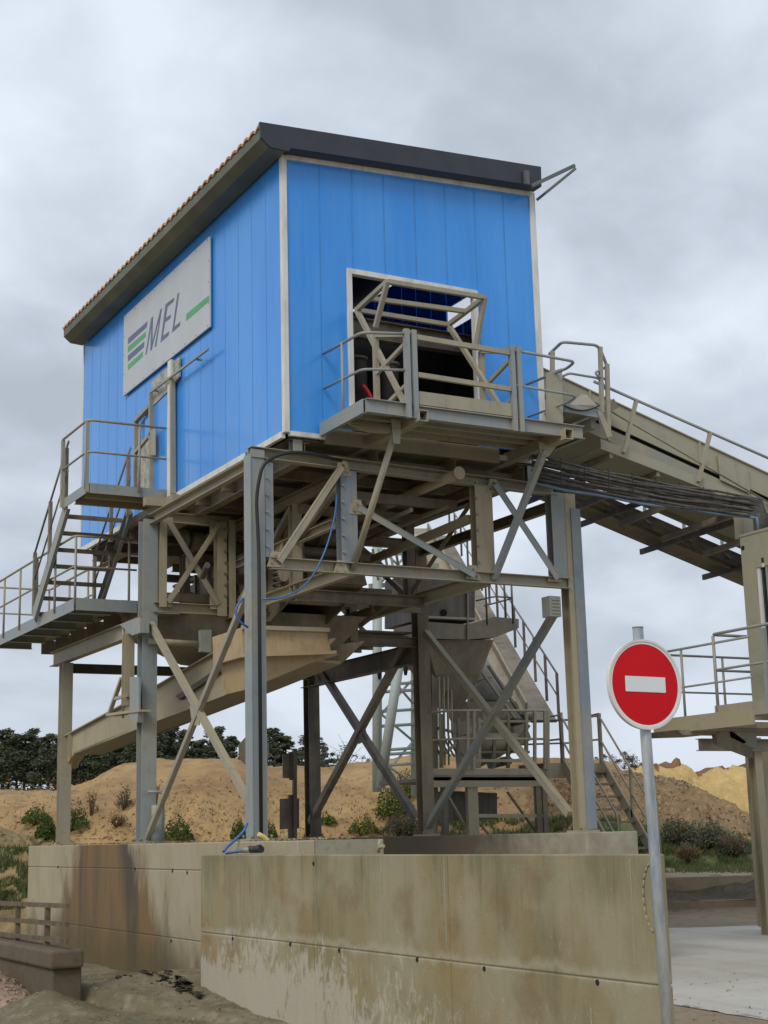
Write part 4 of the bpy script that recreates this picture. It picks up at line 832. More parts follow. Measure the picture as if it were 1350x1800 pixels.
# ================================================================ CONVEYOR TO THE RIGHT
cv = thing('belt_conveyor', 'enclosed belt conveyor sloping down to the right from the blue house', 'conveyor', (15, 19, 7))
def line(p, q, Y):
    a = at(*p, Y=Y); b_ = at(*q, Y=Y); s_ = (b_.z-a.z)/(b_.x-a.x); return lambda x, dz=0., y=Y: V((x, y, a.z+(x-a.x)*s_+dz))
NT_ = line((990, 665), (1350, 833), 18.5)
CX0, CX1 = 12.9, 19.5
def slab(name, f, x0, x1, dz0, dz1, y0, y1, mat, par=None):
    par = par or cv
    mb = MB(); mb.prism([f(x0, dz1, y0), f(x1, dz1, y0), f(x1, dz0, y0), f(x0, dz0, y0)], (0, y1-y0, 0)); return link(name, mb, mat, par)
xs = [12.9, 14.0, 16.2, 18.0, 19.6]
for a, b_ in zip(xs, xs[1:]):
    slab('hood_panel', NT_, a+.004, b_-.004, -.42, 0, 18.5, 18.53, 'cabin_paint'); slab('hood_top', NT_, a, b_, -.01, .01, 18.47, 20.0, 'tan_steel'); slab('hood_panel', NT_, a, b_, -.42, 0, 19.97, 20.0, 'cabin_paint')
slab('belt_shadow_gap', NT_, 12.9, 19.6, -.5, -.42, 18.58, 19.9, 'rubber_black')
slab('stringer', NT_, 12.9, 19.6, -.70, -.50, 18.5, 18.56, 'grey_paint'); slab('stringer', NT_, 12.9, 19.6, -.70, -.50, 19.94, 20.0, 'brown_steel')
slab('belly_plate', NT_, 12.9, 19.6, -.73, -.71, 18.46, 20.0, 'cabin_paint')
slab('stringer_lip', NT_, 12.9, 19.6, -.80, -.69, 19.93, 20.02, 'brown_steel')
for x in (14.0, 16.2, 18.0): link('hood_rib', MB().rect(NT_(x, -.4, 18.49), NT_(x, .01, 18.49), .04, .03), 'cabin_paint', cv)
p = at(1262, 800, Y=18.46); link('hatch', MB().prism([p, p+V((.02, 0, -.42)), p+V((.65, 0, -.6)), p+V((.65, 0, -.17))], (0, .02, 0)), 'cabin_paint', cv)
# near walkway
NW = line((1048, 768), (1202, 828), 17.75)
slab('walkway_edge', NW, 13.6, 19.6, -.16, 0, 17.75, 17.77, 'cabin_paint'); slab('walkway_floor', NW, 13.6, 19.6, -.16, -.14, 17.77, 18.46, 'cabin_paint')
for k in range(7): link('walkway_bearer', MB().rect(NW(13.8+k*.9, -.19, 17.77), NW(13.8+k*.9, -.3, 19.95), .06, .1), 'brown_steel', cv)
RT_ = line((1070, 682), (1350, 805), 17.7); RM_ = line((1072, 722), (1290, 848), 17.7)
link('top_rail', MB().tube([RT_(13.5), RT_(19.5)], .024, 8), 'galvanised', cv); link('middle_rail', MB().tube([RM_(13.5), RM_(18.5)], .014, 6), 'brown_steel', cv)
for x in (14.3, 15.75, 17.2, 18.6): link('post', MB().rect(RT_(x), NW(x-.3, -.1, 17.72), .06, .05), 'dusty_steel', cv)
# far walkway seen from below
FWL = line((905, 860), (1305, 1030), 21.3)
slab('far_walkway_floor', FWL, 12.9, 21, 0, .02, 20.45, 21.3, 'brown_steel'); slab('far_edge', FWL, 12.9, 21, 0, .14, 21.28, 21.3, 'brown_steel'); slab('far_edge', FWL, 12.9, 21, -.07, .12, 20.43, 20.46, 'dark_steel'); slab('far_pipe', FWL, 12.9, 21, -.07, -.01, 20.62, 20.68, 'brown_steel')
slab('truss_chord', FWL, 12.9, 21, -.02, .06, 20.18, 20.24, 'dark_steel')
for px, py in ((1025, 918), (1135, 965), (1245, 1010), (930, 878)):
    p = at(px, py, Y=21.3); link('cross_bearer', MB().rect(p+V((0, .15, -.03)), FWL(p.x, -.03, 18.6), .05, .10), 'dark_steel', cv)
for k in range(8):
    x = 13.4+k*.9; link('diagonal', MB().rect(FWL(x, .02, 20.2), FWL(x+.55, .02, 20.44), .045, .03), 'dark_steel', cv)
    link('far_post', MB().rect(FWL(x+.2, .1, 21.25), FWL(x+.2, 1.0, 21.25), .05, .04), 'galvanised', cv)
# head end: tall plate and small railed platform
hd = thing('conveyor_head', 'conveyor head platform with bent handrails beside the right corner of the blue house', 'platform', (13.2, 17.6, 7.9))
pl_ = [at(961, 655, Y=17.2), at(988, 647, Y=17.2), at(990, 750, Y=17.2), at(960, 748, Y=17.2)]
link('guard_plate', MB().prism(pl_, (0, .02, 0)), 'cabin_paint', hd)
a = at(991, 712, Y=17.45); b_ = at(1054, 724, Y=17.45); link('edge_channel', MB().rect(a+V((0, 0, -.04)), b_+V((0, 0, -.04)), .05, .13), 'galvanised', hd)
link('floor_plate', MB().prism([a, b_, b_+V((0, .95, 0)), a+V((0, .95, 0))], (0, 0, .015)), 'dusty_steel', hd)
link('bearer', MB().rect(a+V((.1, .2, -.12)), a+V((.1, 1.2, -.12)), .08, .12), 'brown_steel', hd); link('bearer', MB().rect(b_+V((-.05, .1, -.16)), b_+V((-.05, 1.2, -.16)), .09, .16), 'cabin_paint', hd)
link('knee', MB().prism([at(1050, 722, Y=17.4), at(1059, 724, Y=17.4), at(1077, 766, Y=17.4), at(1068, 770, Y=17.4)], (0, .06, 0)), 'dusty_steel', hd)
pth = [at(966, 622, Y=18.1), at(988, 601, Y=17.45), at(1052, 607, Y=17.45), at(1068, 645, Y=17.5), at(1070, 683, Y=17.6)]
link('top_rail', MB().tube(smooth_path(pth, .1), .024, 8), 'galvanised', hd)
pth = [at(990, 661, Y=17.45), at(1000, 656, Y=17.45), at(1054, 665, Y=17.45), at(1068, 690, Y=17.5), at(1070, 700, Y=17.6)]
link('middle_rail', MB().tube(smooth_path(pth, .08), .02, 8), 'galvanised', hd)
link('rail_loop', MB().tube(smooth_path([at(1066, 645, Y=17.5), at(1046, 655, Y=17.42), at(1052, 662, Y=17.42), at(1068, 668, Y=17.5)], .05), .02, 8), 'galvanised', hd)
for p, q in (((971, 617), (971, 655)), ((1055, 610), (1058, 725)), ((1067, 640), (1070, 775))): link('post', MB().rect(at(*p, Y=17.45), at(*q, Y=17.45), .06, .05), 'dusty_steel', hd)
link('transfer_cone', MB().loft([[at(1000, 712, Y=17.9), at(1048, 712, Y=17.9), at(1048, 712, Y=18.4), at(1000, 712, Y=18.4)], [at(1022, 693, Y=18.1), at(1032, 694, Y=18.1), at(1032, 694, Y=18.3), at(1022, 693, Y=18.3)]]), 'cabin_paint', hd)
link('hanging_cable', MB().tube([at(992+k*6.2, 713+4*math.sin(k/10*math.pi)*2.2, Y=17.4) for k in range(11)], .014, 6), 'rubber_black', hd)
link('strut', MB().rect(at(992, 760, Y=18.3), at(1075, 712, Y=18.3), .25, .16), 'brown_steel', hd)
# ================================================================ CABLES
cb = thing('cable_bundle', 'thick bundle of dusty grey cables sagging along the conveyor to the cabin', 'cables', (14, 17.2, 7.2))
for i in range(11):
    y0 = 803+i*4.9; Yc = 17.18+random.uniform(-.05, .05)
    a = at(935, y0-3, Y=Yc+.3); b_ = at(1312, 872+i*3.6, Y=16.75+random.uniform(-.03, .03)); pts = []
    for k in range(15):
        t_ = k/14; p = a.lerp(b_, t_); p.z -= .05*math.sin(t_*math.pi)*(1+.25*math.sin(i)); p.z += .012*math.sin(t_*17+i*2.1); pts.append(p)
    off = (10-i)*.028
    pts.append(at(1322+off*60, 878+i*3.2, Y=16.7)); e = at(1330+off*55, 900+i, Y=16.65); pts += [e, V((e.x+.01, e.y, 6.28))]
    link('cable', MB().tube(pts, random.choice((.021, .024, .018)), 6), 'conduit_blue' if i == 10 else 'cable_grey', cb)
for k in range(8):
    x = 985+k*42; a = at(x, 806+k*8.3, Y=17.05); b_ = at(x+2, 852+k*6.2, Y=17.05); link('cable_tie', MB().rect(a, b_, .012, .012), 'rubber_black', cb)
# ================================================================ CABIN AND ITS DECK
cbn = thing('operator_cabin', 'beige steel operator cabin with a white framed window at the right edge', 'cabin', (17, 16, 3.75))
CZ0, CZ1 = 3.75, 6.27
link('wall', MB().box(15.5, 15.55, 16.62, 16.94, CZ0, CZ1), 'cabin_paint', cbn, bevel=.01)
link('wall', MB().box(15.52, 15.57, 14.2, 16.62, CZ0, 4.35), 'cabin_paint', cbn); link('wall', MB().box(15.5, 15.57, 14.2, 16.62, 5.88, CZ1), 'cabin_paint', cbn)
for k in range(14): link('cladding_rib', MB().box(15.485, 15.5, 14.3+k*.17, 14.4+k*.17, 5.75, 5.95), 'cabin_paint', cbn)
link('wall', MB().box(15.57, 18, 16.88, 16.93, CZ0, CZ1-.02), 'cabin_paint', cbn); link('wall', MB().box(15.57, 18, 14.2, 14.25, CZ0, CZ1-.02), 'cabin_paint', cbn)
link('roof', MB().box(15.49, 18.05, 14.15, 16.95, CZ1, CZ1+.04), 'cabin_paint', cbn); link('floor', MB().box(15.57, 18, 14.25, 16.88, CZ0-.12, CZ0-.02), 'brown_steel', cbn)
wf = link('window', MB().box(15.53, 15.54, 14.3, 16.56, 4.37, 5.74), 'glass_dark', cbn)
for a in ((14.3, 16.62, 5.74, 5.80), (16.56, 16.62, 4.37, 5.74), (14.3, 16.62, 4.33, 4.37), (16.40, 16.44, 4.37, 5.74)): link('frame', MB().box(15.50, 15.55, *a), 'white_trim' if a[0] != 16.40 else 'grey_paint', wf)
link('lifting_eye', MB().tube([V((15.49, 16.88, 6.10)), V((15.5, 16.88, 6.10))], .035, 10), 'dark_void', cbn)
link('corner_post', MB().rect((15.75, 17.1, 6.3), (15.75, 17.1, 6.95), .2, .2, (0, 1, 0)), 'cabin_paint', cbn)
dk = thing('cabin_deck', 'railed steel deck around the operator cabin at the right', 'platform', (15.5, 16.5, 3.6))
DZ = 3.72
link('edge_plate', MB().box(14.85, 14.87, 14, 17.03, DZ-.20, DZ), 'dusty_steel', dk); link('edge_plate', MB().box(14.87, 18.4, 17.01, 17.03, DZ-.2, DZ), 'dusty_steel', dk); link('floor_plate', MB().box(14.87, 15.5, 14, 17.0, DZ-.16, DZ-.14), 'brown_steel', dk)
link('edge_plate', MB().box(14.83, 14.85, 16.2, 18.45, DZ-.33, DZ-.10), 'tan_steel', dk); link('edge_plate', MB().box(14.85, 18.6, 18.43, 18.45, DZ-.33, DZ-.1), 'tan_steel', dk); link('floor_plate', MB().box(14.87, 18.6, 17.05, 18.42, DZ-.33, DZ-.31), 'brown_steel', dk)
railing(dk, [V((14.87, 14, DZ)), V((14.87, 17.02, DZ)), V((16.4, 17.02, DZ))], 1.05, (.30, .655), .52, .024, 'galvanised')
railing(dk, [V((14.87, 16.2, DZ-.08)), V((14.87, 18.42, DZ-.08)), V((17.2, 18.42, DZ-.08))], 1.0, (.335, .49, .8), .42, .02, 'galvanised')
link('post', MB().rect((14.86, 15.9, DZ-.2), (14.86, 15.9, DZ+1.0), .06, .06), 'galvanised', dk)
mk = lambda pts, th, m, n_='bracket': link(n_, MB().prism([at(*q, Y=17.6) for q in pts], (0, th, 0)), m, dk)
mk(((1190, 1283), (1262, 1283), (1262, 1290), (1200, 1292)), .8, 'brown_steel'); mk(((1258, 1288), (1285, 1284), (1320, 1310), (1325, 1332), (1262, 1308)), .1, 'brown_steel'); mk(((1280, 1274), (1330, 1274), (1330, 1318), (1284, 1296)), .1, 'grey_paint')
lx = at(1325, 1300, Y=19.6).x
link('leg', MB().ibeam((lx, 19.6, .2), (lx, 19.6, 3.45), .17, .17, .012, (0, 1, 0)), 'tan_steel', dk); link('leg', MB().rect((lx+.42, 20, .3), (lx+.42, 20, 3.45), .3, .3, (0, 1, 0)), 'tan_steel', dk)
link('crossbeam', MB().ibeam((16.6, 19.5, 3.32), (19.5, 19.5, 3.32), .15, .2), 'brown_steel', dk)
# ================================================================ REAR PLANT
def r26(px, py, Y=26.): return at(px, py, Y=Y)
rt = thing('feed_hopper', 'brown steel feed box with a funnel below, behind the right columns', 'hopper', (16, 27, 4.6))
link('box', MB().prism([r26(742, 1000), r26(835, 1010), r26(835, 1092), r26(742, 1088)], (0, 1.6, 0)), 'dark_steel', rt, bevel=.01)
link('box_band', MB().prism([r26(742, 1082, 25.95), r26(836, 1086, 25.95), r26(836, 1090, 25.95), r26(742, 1086, 25.95)], (0, .05, 0)), 'tan_steel', rt); link('box_rib', MB().rect(r26(822, 1010, 25.96), r26(822, 1125, 25.96), .04, .04), 'brown_steel', rt)
link('porthole', MB().tube([r26(780, 1077, 25.95), r26(780, 1077, 25.99)], .07, 14), 'dark_void', rt)
link('deck_plate', MB().prism([r26(742, 1092), r26(824, 1098), r26(867, 1084), r26(912, 1088), r26(912, 1104), r26(872, 1120), r26(822, 1124), r26(742, 1122)], (0, 1.2, 0)), 'brown_steel', rt)
def ring4(l_, r_, y, Y0, d): return [r26(l_, y, Y0), r26(r_, y, Y0), r26(r_, y, Y0)+V((0, d, 0)), r26(l_, y, Y0)+V((0, d, 0))]
link('funnel', MB().loft([ring4(788, 868, 1240, 26.7, .3)[0:0] or ring4(785, 812, 1245, 26.8, .3), ring4(765, 845, 1185, 26.4, .8), ring4(750, 868, 1125, 26.1, 1.4)]), 'brown_steel', rt)
pth = [r26(840, 1098), r26(867, 1084), r26(908, 1088), r26(908, 1088)+V((.1, 1.2, 0))]
railing(rt, [r26(838, 1094), r26(870, 1086), r26(906, 1088), r26(906, 1088)+V((0, 1.2, 0))], .93, (.12, .42, .62), .45, .022, 'dark_steel')
link('rail_back', MB().tube([r26(742, 1001, 25.8), r26(822, 1010, 25.8)], .022, 6), 'dark_steel', rt)
for px in (752, 772, 780, 787): link('chain', MB().tube([r26(px, 1190, 26.3), r26(px+2, 1345, 26.3)], .02, 5), 'tan_steel', rt)
for px in (750, 762): link('support', MB().rect(r26(px, 1120, 26.5), r26(px, 1470, 26.5), .14, .1, (0, 1, 0)), 'brown_steel', rt)
# rear screw washer with cone and sloping trough
sw = thing('screw_washer', 'grey cone and sloping trough of the washing screw behind the frame', 'machine', tuple(r26(850, 1240, 27.5)))
def oval(px, py, r_, Y, ax): 
    c_ = r26(px, py, Y); s_ = ax.cross(V((0, 0, 1))).normalized(); u_ = s_.cross(ax); return [c_+(s_*math.cos(q*math.pi/9)+u_*math.sin(q*math.pi/9))*r_ for q in range(18)]
ax = V((-.15, .3, .9)).normalized()
link('cone', MB().loft([oval(862, 1233, .52, 27.2, ax), oval(848, 1200, .36, 27.4, ax), oval(838, 1150, .18, 27.8, ax)]), 'galvanised', sw); sw.children[0].data.polygons.foreach_set('use_smooth', [True]*len(sw.children[0].data.polygons))
link('cone_band', MB().tube([*oval(849, 1203, .37, 27.38, ax), oval(849, 1203, .37, 27.38, ax)[0]], .012, 5), 'dark_steel', sw)
link('tank', MB().prism([r26(818, 1233, 27), r26(908, 1233, 27), r26(935, 1300, 27), r26(842, 1350, 27), r26(832, 1265, 27)], (0, .9, 0)), 'brown_steel', sw)
link('drum', MB().tube([r26(838, 1305, 26.6), r26(905, 1305, 26.6)], .2, 16), 'tan_steel', sw)
link('drum_hood', MB().prism([r26(833, 1262, 26.7), r26(900, 1262, 26.7), r26(905, 1290, 26.7), r26(833, 1290, 26.7)], (0, .3, 0)), 'brown_steel', sw)
for px, py in ((900, 1270), (918, 1262), (860, 1345), (880, 1340)): link('motor', MB().tube([r26(px, py, 26.5), r26(px+16, py-4, 26.5)], .09, 10), 'dark_steel', sw)
for px, y0_, y1_, m in ((842, 1262, 1350, 'tan_steel'), (868, 1300, 1350, 'brown_steel'), (893, 1258, 1350, 'brown_steel'), (925, 1255, 1350, 'tan_steel'), (776, 1255, 1350, 'tan_steel'), (806, 1262, 1350, 'brown_steel')): link('frame_post', MB().rect(r26(px, y0_, 26.4), r26(px, y1_, 26.4), .07, .06, (0, 1, 0)), m, sw)
for a, b_, m in (((838, 1268), (930, 1268), 'tan_steel'), ((838, 1322), (930, 1322), 'brown_steel'), ((770, 1280), (832, 1296), 'brown_steel'), ((776, 1330), (840, 1272), 'tan_steel'), ((895, 1325), (930, 1275), 'brown_steel'), ((846, 1180), (905, 1262), 'tan_steel'), ((858, 1170), (915, 1255), 'brown_steel')): link('frame_bar', MB().rect(r26(*a, 26.42), r26(*b_, 26.42), .05, .06, (0, 1, 0)), m, sw)
for k in range(6): link('water_pipe', MB().tube(smooth_path([r26(758+k*7, 1180+k*6, 26.6), r26(760+k*7, 1300, 26.6), r26(775+k*8, 1330, 26.6)], .15), .022, 6), 'tan_steel' if k % 2 else 'dark_steel', sw)
# platform around it
wpf = thing('washer_platform', 'dusty railed machine platform behind the right front column', 'platform', tuple(r26(860, 1382)))
link('edge_beam', MB().prism([r26(759, 1351), r26(964, 1351), r26(964, 1382), r26(759, 1384)], (0, .08, 0)), 'tan_steel', wpf); link('edge_top', MB().prism([r26(759, 1362, 25.98), r26(964, 1362, 25.98), r26(964, 1366, 25.98), r26(759, 1366, 25.98)], (0, .02, 0)), 'brown_steel', wpf)
link('floor', MB().prism([r26(759, 1366), r26(964, 1366), r26(964, 1372), r26(759, 1372)], (0, 2.2, 0)), 'brown_steel', wpf)
for px, m in ((780, 'dark_steel'), (824, 'tan_steel'), (833, 'tan_steel'), (944, 'brown_steel'), (955, 'brown_steel')):
    a = r26(px, 1380, 26.1); link('leg', MB().rect(a, V((a.x, a.y, gz(a.x, a.y))), .12, .1, (0, 1, 0)), m, wpf)
link('tie_beam', MB().rect(r26(826, 1434, 26.1), r26(956, 1434, 26.1), .06, .07), 'tan_steel', wpf)
for a, b_, m in (((786, 1396), (822, 1460), 'tan_steel'), ((892, 1392), (942, 1462), 'brown_steel'), ((836, 1440), (862, 1470), 'brown_steel')): link('brace', MB().rect(r26(*a, 26.2), r26(*b_, 26.2), .06, .03), m, wpf)
link('bin', MB().prism([r26(790, 1390, 26.6), r26(874, 1394, 26.6), r26(874, 1440, 26.6), r26(798, 1442, 26.6)], (0, .6, 0)), 'dark_steel', wpf)
for yy in (1249, 1299): link('rail', MB().tube([r26(755, yy+3, 25.95), r26(800, yy, 25.95), r26(962, yy, 25.95)], .025, 8), 'tan_steel', wpf)
for px in (822, 833, 940, 958, 963): link('post', MB().rect(r26(px, 1249, 25.95), r26(px, 1352, 25.95), .06, .05, (0, 1, 0)), 'tan_steel', wpf)
link('toe_rail', MB().rect(r26(835, 1337, 26), r26(930, 1337, 26), .04, .06), 'tan_steel', wpf)
# rear stairs
rs = thing('rear_stairs', 'dusty steel stairs coming down beside the right front column', 'stairs', (19, 25, 2))
for x in (18.45, 19.45):
    a = V((x, 26, 3.36)); b_ = V((x, 24.25, 1.25)); link('stringer', MB().channel(a, b_, .05, .2), 'tan_steel', rs)
    for h in (1.0, .5): link('rail', MB().tube(smooth_path([a+V((0, .6, h)), a+V((0, 0, h)), b_+V((0, 0, h)), b_+V((0, -.05, .05))], .12), .022, 8), 'tan_steel', rs)
    link('post', MB().rect(a, a+V((0, 0, 1.05)), .07, .06, (0, 1, 0)), 'brown_steel', rs); link('post', MB().rect(a.lerp(b_, .55), a.lerp(b_, .55)+V((0, 0, 1.0)), .05, .05, (0, 1, 0)), 'tan_steel', rs)
for k in range(8):
    p = V((18.95, 26, 3.3)).lerp(V((18.95, 24.25, 1.2)), (k+.5)/8); link('tread', MB().box(18.47, 19.43, p.y-.1, p.y+.12, p.z-.02, p.z+.02), 'brown_steel', rs)
link('landing', MB().box(18.0, 19.5, 26.0, 27.0, 3.25, 3.36), 'dark_steel', rs); link('landing_edge', MB().box(18.0, 19.5, 25.98, 26.0, 3.05, 3.36), 'tan_steel', rs)
link('landing_rail', MB().tube(smooth_path([V((18.0, 27.0, 4.3)), V((19.45, 27.0, 4.35)), V((19.45, 26.0, 4.4))], .1), .022, 8), 'dark_steel', rs); link('landing_rail', MB().tube([V((18.0, 27.0, 3.8)), V((19.45, 27.0, 3.85))], .02, 8), 'dark_steel', rs)
# far conveyor rising to the back left
fc = thing('rear_conveyor', 'far railed conveyor climbing to the back left behind the frame', 'conveyor', (20, 30, 3))
lo = lambda px, py: at(px, py, Y=28.5); hi = lambda px, py: at(px, py, Y=43.)
c0, c1 = lo(925, 1250), hi(752, 930); sdv = (c1-c0).cross(V((0, 0, 1))).normalized()
for o_, m in ((0, 'brown_steel'), (-.6, 'brown_steel')): link('side_plate', MB().rect(c0+sdv*o_, c1+sdv*o_, .05, .42), m, fc)
link('belt', MB().rect(c0-sdv*.3, c1-sdv*.3, .55, .05), 'brown_steel', fc); link('belly', MB().rect(c0-sdv*.4-V((0, 0, .22)), c1-sdv*.4-V((0, 0, .22)), .5, .03), 'brown_steel', fc)
link('walkway', MB().rect(c0+sdv*.4-V((0, 0, .25)), c1+sdv*.4-V((0, 0, .25)), .6, .04), 'dark_steel', fc)
c2 = c0+sdv*.75; c3 = c1+sdv*.75
for h, r_ in ((.95, .026), (.42, .02)): link('rail', MB().tube([c2+V((0, 0, h-.1)), c3+V((0, 0, h-.1))], r_, 6), 'dark_steel', fc)
for k in range(14): p = c2.lerp(c3, k/13); link('post', MB().rect(p-V((0, 0, .25)), p+V((0, 0, .85)), .05, .05), 'dark_steel', fc)
for k in range(16): p = c0.lerp(c1, k/16)-sdv*.9; link('idler_bracket', MB().rect(p-V((0, 0, .15)), p+V((.1, .3, .3)), .08, .05), 'galvanised', fc)
# lattice tower
lt = thing('lattice_tower', 'pale grey green tubular lattice tower carrying a far conveyor', 'tower', tuple(far(680, 1400, 40)))
q40 = lambda px, py, b=40.: far(px, py, b)
def ltt(a, b_, r_, n_='tube', m='grey_paint'): link(n_, MB().tube([a, b_], r_, 10), m, lt)
steel('pale_green_paint', (.36, .41, .37), .02, dust=(.42, .42, .34))
ltt(q40(663, 960), q40(663, 1392), .13, 'leg', 'pale_green_paint'); ltt(q40(712, 1100, 39), q40(668, 1385, 39), .13, 'leg', 'pale_green_paint'); ltt(q40(729, 940, 41.5), q40(729, 1400, 41.5), .11, 'leg', 'pale_green_paint'); ltt(q40(765, 1180, 41.5), q40(763, 1400, 41.5), .12, 'leg', 'pale_green_paint')
for i, yy in enumerate((1175, 1200, 1213, 1247, 1273, 1315, 1323, 1342)): ltt(q40(664, yy+4, 40), q40(729, yy, 41.5), .045, 'strut', 'pale_green_paint')
for a, b_ in (((664, 1215), (729, 1150)), ((664, 1262), (729, 1190)), ((664, 1165), (729, 1240)), ((664, 1250), (729, 1305)), ((664, 1375), (729, 1300)), ((664, 1335), (729, 1378)), ((664, 960), (729, 1020)), ((664, 1030), (729, 960))): ltt(q40(*a, 40), q40(*b_, 41.5), .035, 'strut', 'pale_green_paint')
for yy in (975, 1000, 1030): link('platform_beam', MB().rect(q40(650, yy, 40), q40(770, yy-6, 42), .1, .12), 'grey_paint', lt)
for px, yy in ((667, 1172), (713, 1165)): link('insulator', MB().tube([q40(px, yy-6, 39.9), q40(px, yy+3, 39.9), q40(px, yy+22, 39.9)], .06, 8, radii=[.05, .09, .04]), 'dark_void', lt)
for k in range(7): link('screen_bar', MB().rect(q40(655+k*10, 965, 39.5), q40(665+k*10, 1020, 39.5), .05, .05), 'galvanised' if k % 2 else 'dark_steel', lt)
# ================================================================ SIGNS
ns = thing('no_entry_sign', 'round red no entry sign with a white bar on a galvanised post', 'traffic sign', (6.54, 8.3, .0))
PT = at(1121, 1103, Y=8.32); PBt = at(1173, 1800, Y=8.32); dirp = (PBt-PT); bot = PT+dirp*((PT.z-0)/(PT.z-PBt.z))
link('post', MB().tube([PT, PT.lerp(bot, .25), PT.lerp(bot, .5), bot], .0385, 20), 'post_galvanised', ns)
link('post_cap', MB().tube([PT+V((0, 0, -.004)), PT+V((0, 0, .004))], .04, 20), 'galvanised', ns)
sc_ = at(1134, 1203, Y=8.27); nn = V((-.02, -1, -.0)).normalized(); ss = V((0, 0, 1)).cross(nn).normalized(); ss = -ss if ss.x < 0 else ss; uu = V((0, 0, 1)); tilt = .013; ss, uu = ss*math.cos(tilt)-uu*math.sin(tilt), uu*math.cos(tilt)+ss*math.sin(tilt)
def disc(r0, r1, off, th, n=64):
    vs = []
    for o_ in (off, off+th):
        for rr in (r0, r1):
            for q in range(n): a = q*2*math.pi/n; vs.append(sc_+nn*o_+ss*rr*math.cos(a)+uu*rr*math.sin(a))
    fs = []
    for q in range(n):
        p = (q+1) % n; A, B, C_, D_ = q, n+q, 2*n+q, 3*n+q; A2, B2, C2, D2 = p, n+p, 2*n+p, 3*n+p
        fs += [(A, B, B2, A2), (C_, C2, D2, D_), (B, D_, D2, B2), (A, A2, C2, C_)]
    return MB().add(vs, fs)
R_ = .314
link('rim', disc(R_-.016, R_, -.022, .030), 'white_trim', ns); link('white_border', disc(R_-.032, R_-.0165, -.002, .005), 'sign_white', ns)
link('red_face', disc(0.0005, R_-.0325, -.002, .005), 'sign_red', ns); link('back_plate', disc(0.0005, R_-.017, -.012, .004), 'galvanised', ns)
bw, bh = .172, .0535; c_ = sc_+nn*.0035
link('bar', MB().prism([c_-ss*bw-uu*bh, c_+ss*bw-uu*bh, c_+ss*bw+uu*bh, c_-ss*bw+uu*bh], nn*.003), 'sign_white', ns)
for z in (.15, -.15): link('clamp', MB().box(sc_.x-.06, sc_.x+.06, sc_.y+.02, sc_.y+.035, sc_.z+z-.02, sc_.z+z+.02), 'galvanised', ns)
oc = far(446, 1320, 33); ro = .36
sg = thing('octagonal_sign', 'brown back of an octagonal road sign behind the near left column', 'traffic sign', tuple(ab(oc.x*cy-oc.y*sy, 33, G(33))))
vsn = [oc+R0*ro*math.cos(math.pi/8+q*math.pi/4)+V((0, 0, 1))*ro*1.05*math.sin(math.pi/8+q*math.pi/4) for q in range(8)]
link('plate', MB().prism(vsn, (0.01, .02, 0)), 'brown_steel', sg); link('post', MB().tube([V((oc.x, oc.y+.05, G(33))), V((oc.x, oc.y+.05, oc.z+.2))], .03, 8), 'brown_steel', sg)
ps = thing('signal_post', 'rusty brown post with two dark box plates beside the rear column', 'post', tuple(far(518, 1470, 29)))
f29 = lambda px, py: far(px, py, 29)
link('post', MB().rect(f29(518, 1316), f29(518, 1474), .07, .07, (0, 1, 0)), 'dark_steel', ps); link('post', MB().rect(f29(510, 1397), f29(510, 1474), .07, .06, (0, 1, 0)), 'dark_steel', ps)
for q in (((497, 1325), (511, 1324), (511, 1368), (497, 1367)), ((492, 1404), (526, 1403), (526, 1456), (492, 1458)), ((509, 1322), (514, 1322), (514, 1371), (509, 1371))): link('plate', MB().prism([f29(*p) for p in q], (.03, .08, 0)), 'dark_steel', ps)
# ================================================================ PIPES AND HOSES
sp_ = thing('standpipe', 'short grey standpipe with a bent vent beside the middle left column', 'pipe', (8.15, 22.2, 1.95))
p = at(276, 1478, Y=22.0); link('casing', MB().tube([V((p.x, p.y, 1.95)), V((p.x, p.y, 2.52))], .09, 14), 'galvanised', sp_)
link('vent', MB().tube(smooth_path([V((p.x+.09, p.y-.02, 1.95)), V((p.x+.09, p.y-.02, 2.72)), V((p.x-.16, p.y-.02, 2.72))], .08), .022, 8), 'galvanised', sp_); link('clamp', MB().box(p.x-.1, p.x+.13, p.y-.04, p.y+.02, 2.35, 2.38), 'galvanised', sp_)
def hose(name, pts, Y, r_, mat, label, X=None):
    P_ = [at(*q, Y=Y) if X is None else at(*q, X=X) for q in pts]; dense = smooth_path(P_, .35, 5); return single(name, MB().tube(dense, r_, 8), mat, label, 'hose')
hose('blue_hose', [(592, 870), (590, 900), (580, 945), (565, 985), (545, 1020), (520, 1042), (490, 1053), (462, 1053)], 17.82, .013, 'hose_blue', 'thin blue hose hanging in an arc across the front truss')
hose('blue_hose', [(428, 1052), (418, 1062), (414, 1078), (420, 1092), (436, 1103)], 17.86, .016, 'hose_blue', 'short blue hose loop left of the near left column')
hose('blue_hose', [(435, 1447), (428, 1462), (412, 1478), (398, 1490), (392, 1498)], 17.3, .017, 'hose_blue', 'blue hose dropping from the column foot onto the wall')
a = at(398, 1493, X=7.05); b_ = at(420, 1490, X=7.05); c_ = at(455, 1493, X=7.08)
single('coupling_hose', MB().tube([V((a.x, a.y, 1.83)), V((b_.x, b_.y, 1.85)), V((c_.x, c_.y, 1.85))], .018, 8), 'hose_blue', 'blue hose end lying on top of the front wall', 'hose')
cpl = thing('hose_coupling', 'black and grey metal hose coupling lying on the front wall', 'coupling', (7.08, 16.0, 1.82))
